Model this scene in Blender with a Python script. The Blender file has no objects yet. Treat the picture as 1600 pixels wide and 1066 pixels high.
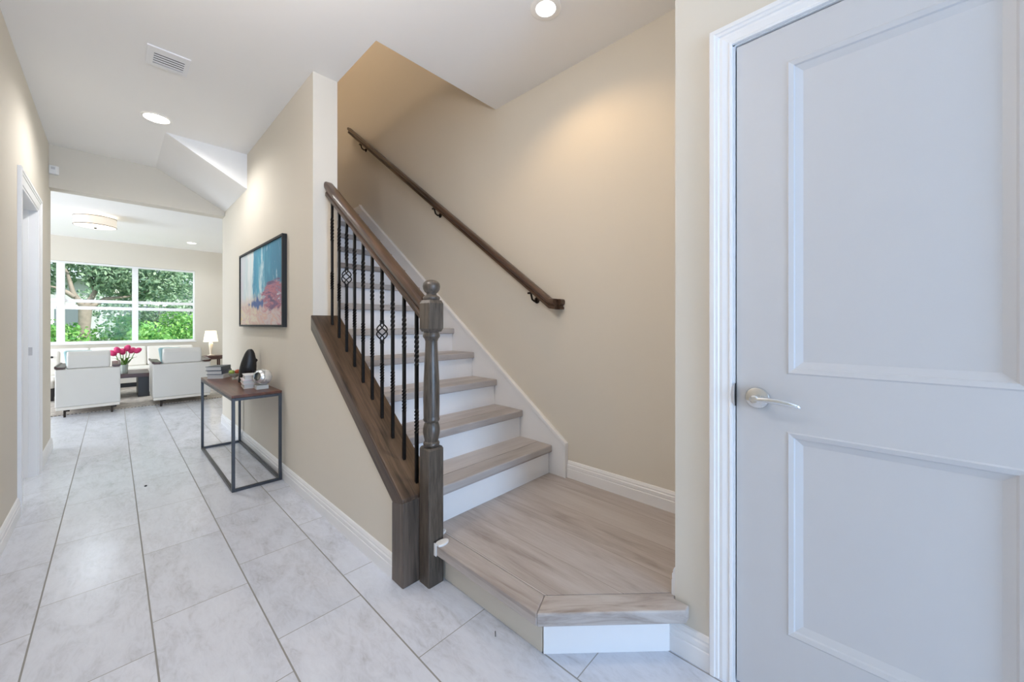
import bpy, bmesh, math, random
from mathutils import Vector, Matrix
random.seed(7)
sc = bpy.context.scene
COL = sc.collection
PI = math.pi

# ------------------------------------------------------------------ camera
cd = bpy.data.cameras.new('camera'); cam = bpy.data.objects.new('camera', cd); COL.objects.link(cam)
cd.sensor_width = 36; cd.lens = 588 / 1600 * 36; cd.shift_y = -26 / 1600; cd.clip_start = 0.02; cd.clip_end = 200
cam.location = (0, 0, 1.13); cam.rotation_euler = (PI / 2, 0, -math.radians(46.6555))
sc.camera = cam
# ------------------------------------------------------------------ view / world / sun
vs = sc.view_settings
vs.view_transform = 'Standard'; vs.look = 'None'; vs.gamma = 1; vs.use_curve_mapping = False; vs.exposure = 0.05
w = bpy.data.worlds.new('sky'); sc.world = w; w.use_nodes = True
wn = w.node_tree; bg = wn.nodes['Background']
bg.inputs[0].default_value = (0.82, 0.92, 1.0, 1); bg.inputs[1].default_value = 2.4
try:
    sc.cycles.max_bounces = 10; sc.cycles.diffuse_bounces = 6; sc.cycles.transparent_max_bounces = 12
    sc.cycles.caustics_reflective = False; sc.cycles.caustics_refractive = False
    sc.cycles.sample_clamp_indirect = 6
except Exception: pass

def light(name, kind, loc, power, color=(1, 1, 1), rot=(0, 0, 0), size=0.1, size_y=None, spot=None, blend=0.5):
    l = bpy.data.lights.new(name, kind); l.energy = power; l.color = color
    if kind == 'AREA':
        l.size = size
        if size_y: l.shape = 'RECTANGLE'; l.size_y = size_y
    elif kind in ('POINT', 'SPOT'): l.shadow_soft_size = size
    if kind == 'SPOT': l.spot_size = spot or 2.2; l.spot_blend = blend
    if kind == 'SUN': l.angle = 0.02
    o = bpy.data.objects.new(name, l); o.location = loc; o.rotation_euler = rot; COL.objects.link(o)
    return o
WARM = (1.0, 0.72, 0.42); SOFTW = (1.0, 0.86, 0.68); COOL = (0.42, 0.65, 1.0)
light('sun', 'SUN', (10, 5, 20), 8.0, (1, 0.95, 0.85), (math.radians(38), math.radians(22), 0))
# daylight through the open front door behind the camera, then added living room fill
light('front_door_daylight', 'AREA', (0.2, -4.45, 1.12), 150, COOL, (PI / 2, 0, 0), 1.5, 2.1)
light('added_living_fill', 'AREA', (-3.7, 8.2, 1.2), 140, (0.84, 0.90, 1.0), (PI / 2, 0, -PI / 2), 2.4, 2.1)  # added area light at an unseen side opening, brightens the living room

# ------------------------------------------------------------------ node helpers / materials
class NT:
    def __init__(s, name):
        s.m = bpy.data.materials.new(name); s.m.use_nodes = True
        s.t = s.m.node_tree; s.b = s.t.nodes['Principled BSDF']; s.out = s.t.nodes['Material Output']
    def n(s, typ, **kw):
        x = s.t.nodes.new(typ)
        for k, v in kw.items(): setattr(x, k, v)
        return x
    def set(s, sock, v):
        if hasattr(v, 'is_output'): s.t.links.new(v, sock)
        else: sock.default_value = v
    def math(s, op, a, b=0.0, c=0.0):
        x = s.n('ShaderNodeMath', operation=op)
        s.set(x.inputs[0], a); s.set(x.inputs[1], b); s.set(x.inputs[2], c)
        return x.outputs[0]
    def mix(s, fac, a, b):
        x = s.n('ShaderNodeMix', data_type='RGBA')
        s.set(x.inputs[0], fac)
        s.set(x.inputs[6], a if hasattr(a, 'is_output') else (*a, 1)[:4]); s.set(x.inputs[7], b if hasattr(b, 'is_output') else (*b, 1)[:4])
        return x.outputs[2]
    def pos(s):
        g = s.n('ShaderNodeNewGeometry'); p = s.n('ShaderNodeSeparateXYZ'); s.t.links.new(g.outputs['Position'], p.inputs[0])
        return p.outputs
    def obj(s):
        g = s.n('ShaderNodeTexCoord'); p = s.n('ShaderNodeSeparateXYZ'); s.t.links.new(g.outputs['Object'], p.inputs[0])
        return p.outputs
    def vec(s, x, y, z):
        c = s.n('ShaderNodeCombineXYZ'); s.set(c.inputs[0], x); s.set(c.inputs[1], y); s.set(c.inputs[2], z); return c.outputs[0]
    def noise(s, v, scale=5, detail=3, rough=0.5, dist=0.0):
        x = s.n('ShaderNodeTexNoise'); s.set(x.inputs['Vector'], v); x.inputs['Scale'].default_value = scale
        x.inputs['Detail'].default_value = detail; x.inputs['Roughness'].default_value = rough; x.inputs['Distortion'].default_value = dist
        return x.outputs['Fac']
    def white(s, v):
        x = s.n('ShaderNodeTexWhiteNoise', noise_dimensions='3D'); s.set(x.inputs['Vector'], v); return x.outputs['Value']
    def ramp(s, fac, stops):
        x = s.n('ShaderNodeValToRGB'); s.set(x.inputs[0], fac); e = x.color_ramp.elements
        e[0].position = stops[0][0]; e[0].color = (*stops[0][1], 1); e[1].position = stops[-1][0]; e[1].color = (*stops[-1][1], 1)
        for p, c in stops[1:-1]:
            k = e.new(p); k.color = (*c, 1)
        return x.outputs[0]
    def smooth(s, v, a, b):
        x = s.n('ShaderNodeMapRange', interpolation_type='SMOOTHSTEP'); s.set(x.inputs[0], v); s.set(x.inputs[1], a); s.set(x.inputs[2], b)
        return x.outputs[0]
    def bump(s, h, strength=0.3, dist=0.002):
        x = s.n('ShaderNodeBump'); x.inputs['Strength'].default_value = strength; x.inputs['Distance'].default_value = dist
        s.set(x.inputs['Height'], h); s.t.links.new(x.outputs[0], s.b.inputs['Normal'])
    def fin(s, col=None, rough=0.5, metal=0.0):
        if col is not None: s.set(s.b.inputs['Base Color'], col if hasattr(col, 'is_output') else (*col, 1))
        s.set(s.b.inputs['Roughness'], rough); s.b.inputs['Metallic'].default_value = metal
        return s.m

def plain(name, c, rough=0.5, metal=0.0, var=0.05, scale=20):
    N = NT(name); o = N.obj(); f = N.noise(N.vec(o[0], o[1], o[2]), scale, 2)
    d = tuple(max(0, x * (1 - var)) for x in c); e = tuple(min(1, x * (1 + var)) for x in c)
    return N.fin(N.mix(f, d, e), rough, metal)
def paint(name, c, rough=0.85):
    N = NT(name); p = N.pos(); v = N.vec(p[0], p[1], p[2])
    f = N.noise(v, 1.3, 2); N.bump(N.noise(v, 160, 2), 0.06, 0.001)
    N.b.inputs['Specular IOR Level'].default_value = 0.2
    return N.fin(N.mix(f, tuple(x * 0.98 for x in c), tuple(min(1, x * 1.02) for x in c)), rough)
def wood(name, dark, light_, axis=1, rough=0.35, slope=0.0, fine=70, coarse=3.0, pores=0.5):
    """stained wood, grain along one axis (optionally tilted in the YZ plane)"""
    N = NT(name); o = N.pos()
    x, y, z = o[0], o[1], o[2]
    if slope:
        cs, sn = math.cos(math.atan(slope)), math.sin(math.atan(slope))
        y2 = N.math('ADD', N.math('MULTIPLY', y, cs), N.math('MULTIPLY', z, sn))
        z2 = N.math('SUBTRACT', N.math('MULTIPLY', z, cs), N.math('MULTIPLY', y, sn)); y, z = y2, z2
    s = [fine, fine, fine]; s[axis] = coarse
    v = N.vec(N.math('MULTIPLY', x, s[0]), N.math('MULTIPLY', y, s[1]), N.math('MULTIPLY', z, s[2]))
    f = N.noise(v, 1.0, 5, 0.65, 0.6)
    s2 = [9, 9, 9]; s2[axis] = 1.5
    g = N.noise(N.vec(N.math('MULTIPLY', x, s2[0]), N.math('MULTIPLY', y, s2[1]), N.math('MULTIPLY', z, s2[2])), 1.0, 3, 0.5, 1.0)
    h = N.math('ADD', N.math('MULTIPLY', f, 0.6), N.math('MULTIPLY', g, 0.4))
    N.bump(f, pores, 0.0015)
    mid = tuple((a + b) / 2 for a, b in zip(dark, light_))
    return N.fin(N.ramp(h, [(0.34, dark), (0.5, mid), (0.64, light_)]), rough)

M = {}
M['wall'] = paint('beige_wall_paint', (0.70, 0.655, 0.575))
M['ceil'] = paint('ceiling_paint', (0.88, 0.87, 0.855))
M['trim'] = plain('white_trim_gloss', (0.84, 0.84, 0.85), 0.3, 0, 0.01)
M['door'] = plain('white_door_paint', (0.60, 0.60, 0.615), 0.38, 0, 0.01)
M['newel'] = wood('grey_brown_newel_stain', (0.020, 0.016, 0.013), (0.15, 0.122, 0.098), 2, 0.3, 0, 110, 9)
M['rail'] = wood('brown_rail_stain', (0.024, 0.013, 0.008), (0.125, 0.072, 0.046), 1, 0.28, 0.74, 60, 3)
M['cap'] = wood('dark_brown_cap_stain', (0.020, 0.012, 0.008), (0.135, 0.084, 0.054), 1, 0.35, 0.74, 55, 3, 0.9)
M['capv'] = wood('dark_brown_end_post_stain', (0.024, 0.018, 0.014), (0.14, 0.105, 0.082), 2, 0.35, 0, 70, 4, 0.9)
M['iron'] = plain('black_wrought_iron', (0.012, 0.012, 0.013), 0.38, 0.6, 0.3, 60)
M['darkmetal'] = plain('dark_steel', (0.07, 0.072, 0.078), 0.4, 0.8)
M['bronze'] = plain('oil_rubbed_bronze', (0.03, 0.022, 0.017), 0.35, 0.9)
M['chrome'] = plain('polished_chrome', (0.78, 0.78, 0.77), 0.08, 1.0, 0.01)
M['walnut'] = wood('reddish_brown_table_top', (0.055, 0.017, 0.009), (0.17, 0.06, 0.032), 1, 0.3, 0, 40, 3, 0.2)
M['wenge'] = wood('dark_red_brown_wood', (0.03, 0.011, 0.008), (0.10, 0.038, 0.026), 0, 0.35, 0, 40, 3, 0.2)
M['slab'] = plain('charcoal_table_slab', (0.022, 0.020, 0.019), 0.4)
M['leather'] = plain('white_upholstery', (0.70, 0.69, 0.665), 0.55, 0, 0.02, 8)
M['leather2'] = plain('cream_upholstery', (0.80, 0.77, 0.71), 0.6, 0, 0.02, 8)
M['teal'] = plain('pale_teal_fabric', (0.33, 0.50, 0.52), 0.8, 0, 0.05)
M['black'] = plain('matt_black_ceramic', (0.010, 0.010, 0.011), 0.42, 0, 0.3)
M['dark'] = plain('dark_recess', (0.01, 0.01, 0.012), 0.7)
M['white_plastic'] = plain('white_plastic', (0.82, 0.82, 0.82), 0.35, 0, 0.01)
M['grey_plastic'] = plain('pale_grey_plastic', (0.55, 0.55, 0.57), 0.4)

def tile_mat():
    N = NT('grey_porcelain_floor_tile'); p = N.pos(); x, y = p[0], p[1]
    fx = N.math('DIVIDE', N.math('SUBTRACT', x, 0.1), 0.3048)
    col = N.math('FLOOR', fx); rx = N.math('FRACT', fx)
    rx = N.math('SUBTRACT', fx, col)
    fy = N.math('DIVIDE', N.math('SUBTRACT', N.math('SUBTRACT', y, 0.139), N.math('MULTIPLY', col, 0.178)), 0.6096)
    row = N.math('FLOOR', fy); ry = N.math('SUBTRACT', fy, row)
    dx = N.math('MULTIPLY', N.math('MINIMUM', rx, N.math('SUBTRACT', 1.0, rx)), 0.3048)
    dy = N.math('MULTIPLY', N.math('MINIMUM', ry, N.math('SUBTRACT', 1.0, ry)), 0.6096)
    gx = N.math('LESS_THAN', dx, 0.0026); gy = N.math('LESS_THAN', dy, 0.0016)
    g = N.math('MAXIMUM', gx, gy)
    rnd = N.white(N.vec(col, row, 0.0)); rnd2 = N.white(N.vec(row, col, 3.0))
    v = N.vec(N.math('ADD', N.math('MULTIPLY', x, 7.0), N.math('MULTIPLY', rnd, 40)), N.math('ADD', N.math('MULTIPLY', y, 2.6), N.math('MULTIPLY', rnd2, 40)), rnd)
    a = N.noise(v, 1.0, 6, 0.62, 1.2); b = N.noise(v, 4.5, 5, 0.7, 2.0)
    h = N.math('ADD', N.math('MULTIPLY', a, 0.6), N.math('MULTIPLY', b, 0.4))
    c = N.ramp(h, [(0.30, (0.45, 0.46, 0.50)), (0.42, (0.60, 0.62, 0.68)), (0.52, (0.67, 0.695, 0.765)), (0.70, (0.73, 0.76, 0.83))])
    br = N.math('ADD', 0.95, N.math('MULTIPLY', rnd, 0.07))
    mm = N.n('ShaderNodeMix', data_type='RGBA', blend_type='MULTIPLY'); mm.inputs[0].default_value = 1
    N.set(mm.inputs[6], c); cc = N.n('ShaderNodeCombineColor'); [N.set(cc.inputs[i], br) for i in range(3)]; N.set(mm.inputs[7], cc.outputs[0])
    col_ = N.mix(g, mm.outputs[2], (0.27, 0.265, 0.255))
    N.bump(N.math('SUBTRACT', 1.0, g), 0.4, 0.002)
    rg = N.math('ADD', 0.16, N.math('ADD', N.math('MULTIPLY', b, 0.12), N.math('MULTIPLY', g, 0.4)))
    return N.fin(col_, rg)
M['tile'] = tile_mat()

def vinyl(name, axis, width, off, tone=1.0):
    """grey-beige oak look vinyl plank, boards along an axis"""
    N = NT(name); p = N.pos(); a, l = (p[0], p[1]) if axis == 1 else (p[1], p[0])
    f = N.math('DIVIDE', N.math('SUBTRACT', a, off), width); k = N.math('FLOOR', f); r = N.math('SUBTRACT', f, k)
    seam = N.math('LESS_THAN', N.math('MULTIPLY', N.math('MINIMUM', r, N.math('SUBTRACT', 1.0, r)), width), 0.0009)
    rnd = N.white(N.vec(k, 1.0, N.math('FLOOR', N.math('MULTIPLY', p[2], 6.0))))
    v = N.vec(N.math('MULTIPLY', a, 12), N.math('ADD', N.math('MULTIPLY', l, 1.5), N.math('MULTIPLY', rnd, 30)), N.math('MULTIPLY', p[2], 9))
    g = N.noise(v, 1.0, 5, 0.6, 0.9)
    v2 = N.vec(N.math('MULTIPLY', a, 120), N.math('MULTIPLY', l, 6), N.math('MULTIPLY', p[2], 60))
    fn = N.noise(v2, 1.0, 3, 0.6)
    h = N.math('ADD', N.math('MULTIPLY', g, 0.66), N.math('ADD', N.math('MULTIPLY', fn, 0.22), N.math('MULTIPLY', rnd, 0.20)))
    t = tone
    c = N.ramp(h, [(0.30, (0.27 * t, 0.225 * t, 0.20 * t)), (0.44, (0.41 * t, 0.365 * t, 0.34 * t)), (0.56, (0.485 * t, 0.445 * t, 0.425 * t)), (0.72, (0.54 * t, 0.51 * t, 0.49 * t))])
    N.bump(fn, 0.12, 0.001)
    return N.fin(N.mix(seam, c, (0.26, 0.22, 0.195)), 0.42)
M['plankY'] = vinyl('grey_oak_vinyl_planks_lengthwise', 1, 0.19, 1.042)
M['plankX'] = vinyl('grey_oak_vinyl_planks_crosswise', 0, 5.0, -1.3)
M['nose'] = vinyl('grey_oak_vinyl_nosing', 0, 5.0, -1.3, 0.86)
M['noseP'] = vinyl('grey_oak_vinyl_platform_nosing', 1, 5.0, -1.3, 0.95)

def emis(name, c, strength, base=None):
    N = NT(name); N.fin(base or c, 0.5); N.b.inputs['Emission Color'].default_value = (*c, 1); N.b.inputs['Emission Strength'].default_value = strength
    return N.m
M['led'] = emis('lit_lamp_lens', (1.0, 0.95, 0.86), 9.0)
M['ledcool'] = emis('lit_white_lens', (0.93, 0.97, 1.0), 4.0)
M['ledtrim'] = plain('white_lamp_trim', (0.9, 0.88, 0.84), 0.35, 0, 0.01)
M['drum'] = emis('lit_drum_shade', (1.0, 0.88, 0.72), 0.55, (0.6, 0.56, 0.5))
M['drumlens'] = emis('lit_drum_diffuser', (1.0, 0.93, 0.82), 0.9, (0.7, 0.68, 0.62))
M['shade'] = emis('lit_lamp_shade', (1.0, 0.92, 0.72), 0.85, (0.85, 0.8, 0.68))

def glass_thin(name, tint=(1, 1, 1), refl=0.06):
    N = NT(name); N.t.nodes.remove(N.b)
    tr = N.n('ShaderNodeBsdfTransparent'); tr.inputs[0].default_value = (*tint, 1)
    gl = N.n('ShaderNodeBsdfGlossy'); gl.inputs[0].default_value = (1, 1, 1, 1); gl.inputs[1].default_value = 0.03
    lw = N.n('ShaderNodeLayerWeight'); lw.inputs[0].default_value = 0.25
    f = N.math('ADD', refl * 0.5, N.math('MULTIPLY', lw.outputs['Fresnel'], refl * 3))
    mx = N.n('ShaderNodeMixShader'); N.set(mx.inputs[0], f); N.t.links.new(tr.outputs[0], mx.inputs[1]); N.t.links.new(gl.outputs[0], mx.inputs[2])
    N.t.links.new(mx.outputs[0], N.out.inputs[0]); return N.m
M['pane'] = glass_thin('window_glass', (0.95, 0.98, 0.98), 0.006)
M['glass'] = glass_thin('clear_glass', (0.86, 0.9, 0.9), 0.25)

def rug_mat():
    N = NT('beige_grey_woven_rug'); p = N.pos()
    a = N.math('SINE', N.math('MULTIPLY', p[0], 190)); b = N.math('SINE', N.math('MULTIPLY', p[1], 130))
    ch = N.math('MULTIPLY', a, b); n = N.noise(N.vec(p[0], p[1], p[2]), 9, 4, 0.7)
    f = N.math('ADD', N.math('MULTIPLY', ch, 0.25), n)
    return N.fin(N.ramp(f, [(0.3, (0.24, 0.21, 0.19)), (0.5, (0.50, 0.45, 0.40)), (0.75, (0.66, 0.60, 0.53))]), 0.95)
M['rug'] = rug_mat()

def art_mat():
    """loose abstract canvas: white and turquoise streaks over a pink, violet and cream ground (canvas spans Y 3.06..4.36, Z 1.13..1.76)"""
    N = NT('abstract_canvas'); p = N.pos()
    u = N.math('DIVIDE', N.math('SUBTRACT', 4.36, p[1]), 1.30); v = N.math('DIVIDE', N.math('SUBTRACT', p[2], 1.13), 0.63)
    st = N.noise(N.vec(N.math('MULTIPLY', u, 9), N.math('MULTIPLY', v, 1.3), 0.0), 1.0, 5, 0.65, 0.8)
    bl = N.noise(N.vec(N.math('MULTIPLY', u, 5), N.math('MULTIPLY', v, 5), 4.0), 1.0, 6, 0.7, 1.2)
    st2 = N.noise(N.vec(N.math('MULTIPLY', u, 22), N.math('MULTIPLY', v, 2.5), 9.0), 1.0, 4, 0.7, 0.5)
    uu = N.math('ADD', u, N.math('MULTIPLY', N.math('SUBTRACT', st, 0.5), 0.55))
    top = N.ramp(uu, [(0.0, (0.62, 0.60, 0.66)), (0.13, (0.55, 0.66, 0.70)), (0.24, (0.78, 0.80, 0.82)), (0.34, (0.62, 0.78, 0.80)), (0.40, (0.012, 0.25, 0.44)), (0.50, (0.05, 0.36, 0.53)), (0.56, (0.58, 0.74, 0.80)), (0.64, (0.06, 0.34, 0.50)), (0.72, (0.012, 0.22, 0.38)), (1.0, (0.012, 0.19, 0.34))])
    top = N.mix(N.smooth(st2, 0.58, 0.75), top, (0.55, 0.72, 0.78))
    # lower ground
    gr = N.ramp(N.math('ADD', N.math('MULTIPLY', bl, 0.8), N.math('MULTIPLY', u, 0.25)), [(0.30, (0.78, 0.56, 0.18)), (0.42, (0.64, 0.58, 0.48)), (0.52, (0.60, 0.36, 0.31)), (0.58, (0.58, 0.52, 0.52)), (0.68, (0.50, 0.22, 0.25))])
    vv = N.math('ADD', v, N.math('MULTIPLY', N.math('SUBTRACT', bl, 0.5), 0.30))
    c = N.mix(N.smooth(vv, 0.24, 0.44), gr, top)
    # violet mass at right, middle height
    hs_ = N.noise(N.vec(N.math('MULTIPLY', u, 3.5), N.math('MULTIPLY', v, 9), 2.0), 1.0, 6, 0.72, 0.6)
    du = N.math('MULTIPLY', N.math('SUBTRACT', u, 0.86), 3.2); dv = N.math('MULTIPLY', N.math('SUBTRACT', v, 0.36), 6.0)
    dd = N.math('ADD', N.math('ADD', N.math('MULTIPLY', du, du), N.math('MULTIPLY', dv, dv)), N.math('MULTIPLY', N.math('SUBTRACT', hs_, 0.5), 3.4))
    vio = N.ramp(hs_, [(0.36, (0.05, 0.03, 0.12)), (0.44, (0.16, 0.06, 0.17)), (0.50, (0.46, 0.14, 0.18)), (0.56, (0.20, 0.10, 0.22)), (0.62, (0.66, 0.64, 0.70)), (0.7, (0.06, 0.10, 0.34))])
    c = N.mix(N.smooth(dd, 1.2, 0.75), c, vio)
    # deep blue dabs
    db = N.math('ADD', N.math('MULTIPLY', N.math('ABSOLUTE', N.math('SUBTRACT', u, 0.47)), 3.2), N.math('ADD', N.math('MULTIPLY', N.math('ABSOLUTE', N.math('SUBTRACT', v, 0.28)), 9.0), N.math('MULTIPLY', N.math('SUBTRACT', st2, 0.5), 2.5)))
    c = N.mix(N.smooth(db, 0.75, 0.4), c, (0.02, 0.08, 0.30))
    N.bump(bl, 0.3, 0.004)
    return N.fin(c, 0.5)
M['art'] = art_mat()

def leafmat(name, a, b):
    N = NT(name); g = N.n('ShaderNodeNewGeometry'); r = g.outputs['Random Per Island']
    c = N.mix(r, a, b); N.fin(c, 0.5)
    tl = N.n('ShaderNodeBsdfTranslucent'); N.set(tl.inputs[0], c); mx = N.n('ShaderNodeMixShader'); mx.inputs[0].default_value = 0.35
    N.t.links.new(N.b.outputs[0], mx.inputs[1]); N.t.links.new(tl.outputs[0], mx.inputs[2]); N.t.links.new(mx.outputs[0], N.out.inputs[0])
    return N.m
M['leaf'] = leafmat('tree_leaves', (0.07, 0.15, 0.10), (0.34, 0.46, 0.30))
M['leaf2'] = leafmat('hedge_leaves', (0.06, 0.24, 0.06), (0.33, 0.58, 0.16))
M['stucco'] = plain('pale_stucco', (0.36, 0.37, 0.38), 0.9, 0, 0.03, 3)
M['bark'] = plain('tree_bark', (0.24, 0.20, 0.17), 0.9, 0, 0.35, 12)
M['grass'] = plain('grass_ground', (0.16, 0.27, 0.09), 0.9, 0, 0.4, 4)

# ------------------------------------------------------------------ mesh builder
OFF = {}
class MB:
    def __init__(s): s.bm = bmesh.new(); s.mats = []
    def poly(s, pts): return s.bm.faces.new([s.bm.verts.new(p) for p in pts])
    def box(s, x0, x1, y0, y1, z0, z1, rot=None, c=None):
        P = [(x, y, z) for z in (z0, z1) for x, y in ((x0, y0), (x1, y0), (x1, y1), (x0, y1))]
        if rot is not None:
            cx, cy = c if c else ((x0 + x1) / 2, (y0 + y1) / 2); cs, sn = math.cos(rot), math.sin(rot)
            P = [(cx + (x - cx) * cs - (y - cy) * sn, cy + (x - cx) * sn + (y - cy) * cs, z) for x, y, z in P]
        v = [s.bm.verts.new(p) for p in P]
        for f in ((3, 2, 1, 0), (4, 5, 6, 7), (0, 1, 5, 4), (1, 2, 6, 5), (2, 3, 7, 6), (3, 0, 4, 7)): s.bm.faces.new([v[i] for i in f])
        return s
    def prism(s, pts, axis, a0, a1):
        """pts: 2-D polygon in the two other axes (in XYZ order), extruded along axis"""
        def mk(p, a):
            q = list(p); q.insert(axis, a); return q
        A = [s.bm.verts.new(mk(p, a0)) for p in pts]; B = [s.bm.verts.new(mk(p, a1)) for p in pts]
        n = len(pts); fs = [s.bm.faces.new(A), s.bm.faces.new(B[::-1])]
        for i in range(n): fs.append(s.bm.faces.new([A[i], B[i], B[(i + 1) % n], A[(i + 1) % n]]))
        bmesh.ops.recalc_face_normals(s.bm, faces=fs); return s
    def loft(s, rings, cap=True, closed=True):
        R = [[s.bm.verts.new(p) for p in r] for r in rings]; fs = []
        n = len(R[0])
        for a, b in zip(R, R[1:]):
            for i in range(n if closed else n - 1): fs.append(s.bm.faces.new([a[i], a[(i + 1) % n], b[(i + 1) % n], b[i]]))
        if cap and closed: fs.append(s.bm.faces.new(R[0][::-1])); fs.append(s.bm.faces.new(R[-1]))
        bmesh.ops.recalc_face_normals(s.bm, faces=fs); return s
    def lathe(s, prof, c, n=24, axis=2, cap=True):
        rings = []
        for r, h in prof:
            ring = []
            for i in range(n):
                a = 2 * PI * i / n; p = [r * math.cos(a), r * math.sin(a)]; p.insert(axis, h); ring.append((c[0] + p[0], c[1] + p[1], c[2] + p[2]))
            rings.append(ring)
        return s.loft(rings, cap)
    def tube(s, pts, r, n=8, cap=True):
        pts = [Vector(p) for p in pts]; rings = []
        rr = r if isinstance(r, (list, tuple)) else [r] * len(pts)
        up = None
        for i, p in enumerate(pts):
            t = (pts[min(i + 1, len(pts) - 1)] - pts[max(i - 1, 0)]).normalized()
            if up is None: up = Vector((0, 0, 1)) if abs(t.z) < 0.9 else Vector((1, 0, 0))
            a = t.cross(up).normalized(); b = a.cross(t).normalized(); up = b
            rings.append([p + (a * math.cos(2 * PI * k / n) + b * math.sin(2 * PI * k / n)) * rr[i] for k in range(n)])
        return s.loft(rings, cap)
    def ball(s, c, r, n=16, m=10, sz=1.0, sx=1.0, sy=1.0):
        rings = []
        for j in range(1, m):
            t = PI * j / m; rings.append([(c[0] + sx * r * math.sin(t) * math.cos(2 * PI * i / n), c[1] + sy * r * math.sin(t) * math.sin(2 * PI * i / n), c[2] - sz * r * math.cos(t)) for i in range(n)])
        return s.loft(rings)
    def build(s, name, mat, parent=None, off=None, bev=0, seg=2, smooth=False, sub=0, origin=None):
        o_ = Vector((0, 0, 0))
        if parent is not None and parent.name in OFF: o_ = OFF[parent.name]
        if origin is not None: o_ = Vector(origin)
        bmesh.ops.translate(s.bm, verts=s.bm.verts, vec=-o_)
        me = bpy.data.meshes.new(name); s.bm.to_mesh(me); s.bm.free()
        ob = bpy.data.objects.new(name, me); COL.objects.link(ob); me.materials.append(mat)
        if parent is not None: ob.parent = parent
        elif origin is not None: ob.location = origin
        OFF[ob.name] = o_
        if smooth: me.shade_smooth()
        if bev:
            b = ob.modifiers.new('bevel', 'BEVEL'); b.width = bev; b.segments = seg; b.limit_method = 'ANGLE'; b.angle_limit = 0.6
        if sub:
            b = ob.modifiers.new('subdivision', 'SUBSURF'); b.levels = sub; b.render_levels = sub
        return ob
def smooth_by_angle(ob, deg=40):
    me = ob.data; me.shade_smooth()
    try: me.set_sharp_from_angle(angle=math.radians(deg))
    except Exception: pass
    return ob
def thing(name, label, cat, loc, group=None):
    o = bpy.data.objects.new(name, None); o.empty_display_size = 0.1; COL.objects.link(o); o.location = loc
    OFF[o.name] = Vector(loc); o['label'] = label; o['category'] = cat
    if group: o['group'] = group
    return o
def tag(o, label, cat, group=None, kind=None):
    o['label'] = label; o['category'] = cat
    if group: o['group'] = group
    if kind: o['kind'] = kind
    return o
def struct(o): o['kind'] = 'structure'; return o
def copy_tree(o, parent=None):
    c = o.copy(); COL.objects.link(c)
    if parent is not None: c.parent = parent
    for ch in list(o.children): copy_tree(ch, c)
    return c

# ------------------------------------------------------------------ setting dimensions
XL, XW, XI, XR = -0.39, 0.86, 1.01, 1.94        # hall left, stair wall hall face / stair face, right stair wall
XD = 1.34                                        # wall with the door beside the camera
ZC, ZS, ZT = 2.72, 2.98, 5.2                     # ceiling, top of the slab, upper ceiling
YH, YE, YB = 5.24, 5.38, 10.5                    # header, end of hall, window wall
YF = -4.2; YL = -1.0; XF = -2.2

struct(MB().box(-3.7, 3.1, YF - 0.12, YB + 0.14, -0.1, 0).build('floor', M['tile']))

c = MB()
c.box(XL - 0.12, XI, YL, YE, ZC, ZS); c.box(XF - 0.12, XI, YF, YL, ZC, ZS)   # over the hall and the entry
c.box(XI, XR + 0.12, YF, 2.0, ZC, ZS)                        # over the foot of the stairs, up to the stairwell opening
c.box(-3.6, 3.0, YE, YB + 0.1, ZC, ZS)                       # over the living room
struct(c.build('ceiling', M['ceil']))

# left wall with its doorway
wl = MB(); T = 0.12
wl.box(XL - T, XL, YL, 3.74, 0, ZC); wl.box(XF - T, XF, YF, YL + T, 0, ZC); wl.box(XF, XL - T, YL, YL + T, 0, ZC); wl.box(XL - T, XL, 4.52, YE, 0, ZC); wl.box(XL - T, XL, 3.74, 4.52, 1.99, ZC)
wl.box(-3.6, XL - T, YE - T, YE, 0, ZC)
struct(wl.build('wall_left', M['wall']))
# room behind the left doorway
b = MB(); b.box(-2.0, XL - T, 3.0, 3.06, 0, ZC); b.box(-2.06, -2.0, 3.0, 5.26, 0, ZC)
struct(b.build('wall_side_room', M['wall']))
# stair wall (hall side) with the knee wall
cs = 0.745
def capz(y): return 0.378 + cs * (y - 1.44)
ws = MB()
ws.prism([(1.50, 0), (YE, 0), (YE, ZC), (2.53, ZC), (2.53, capz(2.53) - 0.03), (1.50, capz(1.50) - 0.03)], 0, XW, XI)
struct(ws.build('wall_stair', M['wall']))
# header with the lowered opening to the living room
struct(MB().box(XL, XW, YH, YE, 2.34, ZC).build('wall_header', M['wall']))
# bulkhead under the upper flight
struct(MB().prism([(0.295, ZC), (XW, ZC), (XW, 2.395)], 1, 4.22, YH).build('ceiling_bulkhead', M['ceil']))
# right wall of the stairs, running up through the stairwell
struct(MB().box(XR, XR + 0.12, 0.365, 5.36, 0, ZT).build('wall_right', M['wall']))
# end of the stair recess and wall with the door
wd = MB()
wd.box(XD, XR + 0.12, 0.365, 0.485, 0, ZC)
wd.box(XD, XD + 0.12, 0.312, 0.365, 0, ZC)
wd.box(XD, XD + 0.12, -0.40, 0.312, 2.015, ZC); wd.box(XD, XD + 0.12, YF, -0.40, 0, ZC)
struct(wd.build('wall_door_side', M['wall']))
b = MB(); b.box(XD + 0.5, XD + 0.55, -0.6, 0.365, 0, ZC); b.box(XD + 0.12, XD + 0.5, -0.65, -0.6, 0, ZC)
struct(b.build('wall_closet', M['wall']))
# front wall with the open entry
wf = MB()
wf.box(XF - T, -0.6, YF - 0.12, YF, 0, ZC); wf.box(0.9, XD + 0.12, YF - 0.12, YF, 0, ZC); wf.box(-0.6, 0.9, YF - 0.12, YF, 2.2, ZC)
struct(wf.build('wall_front', M['wall']))
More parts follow.
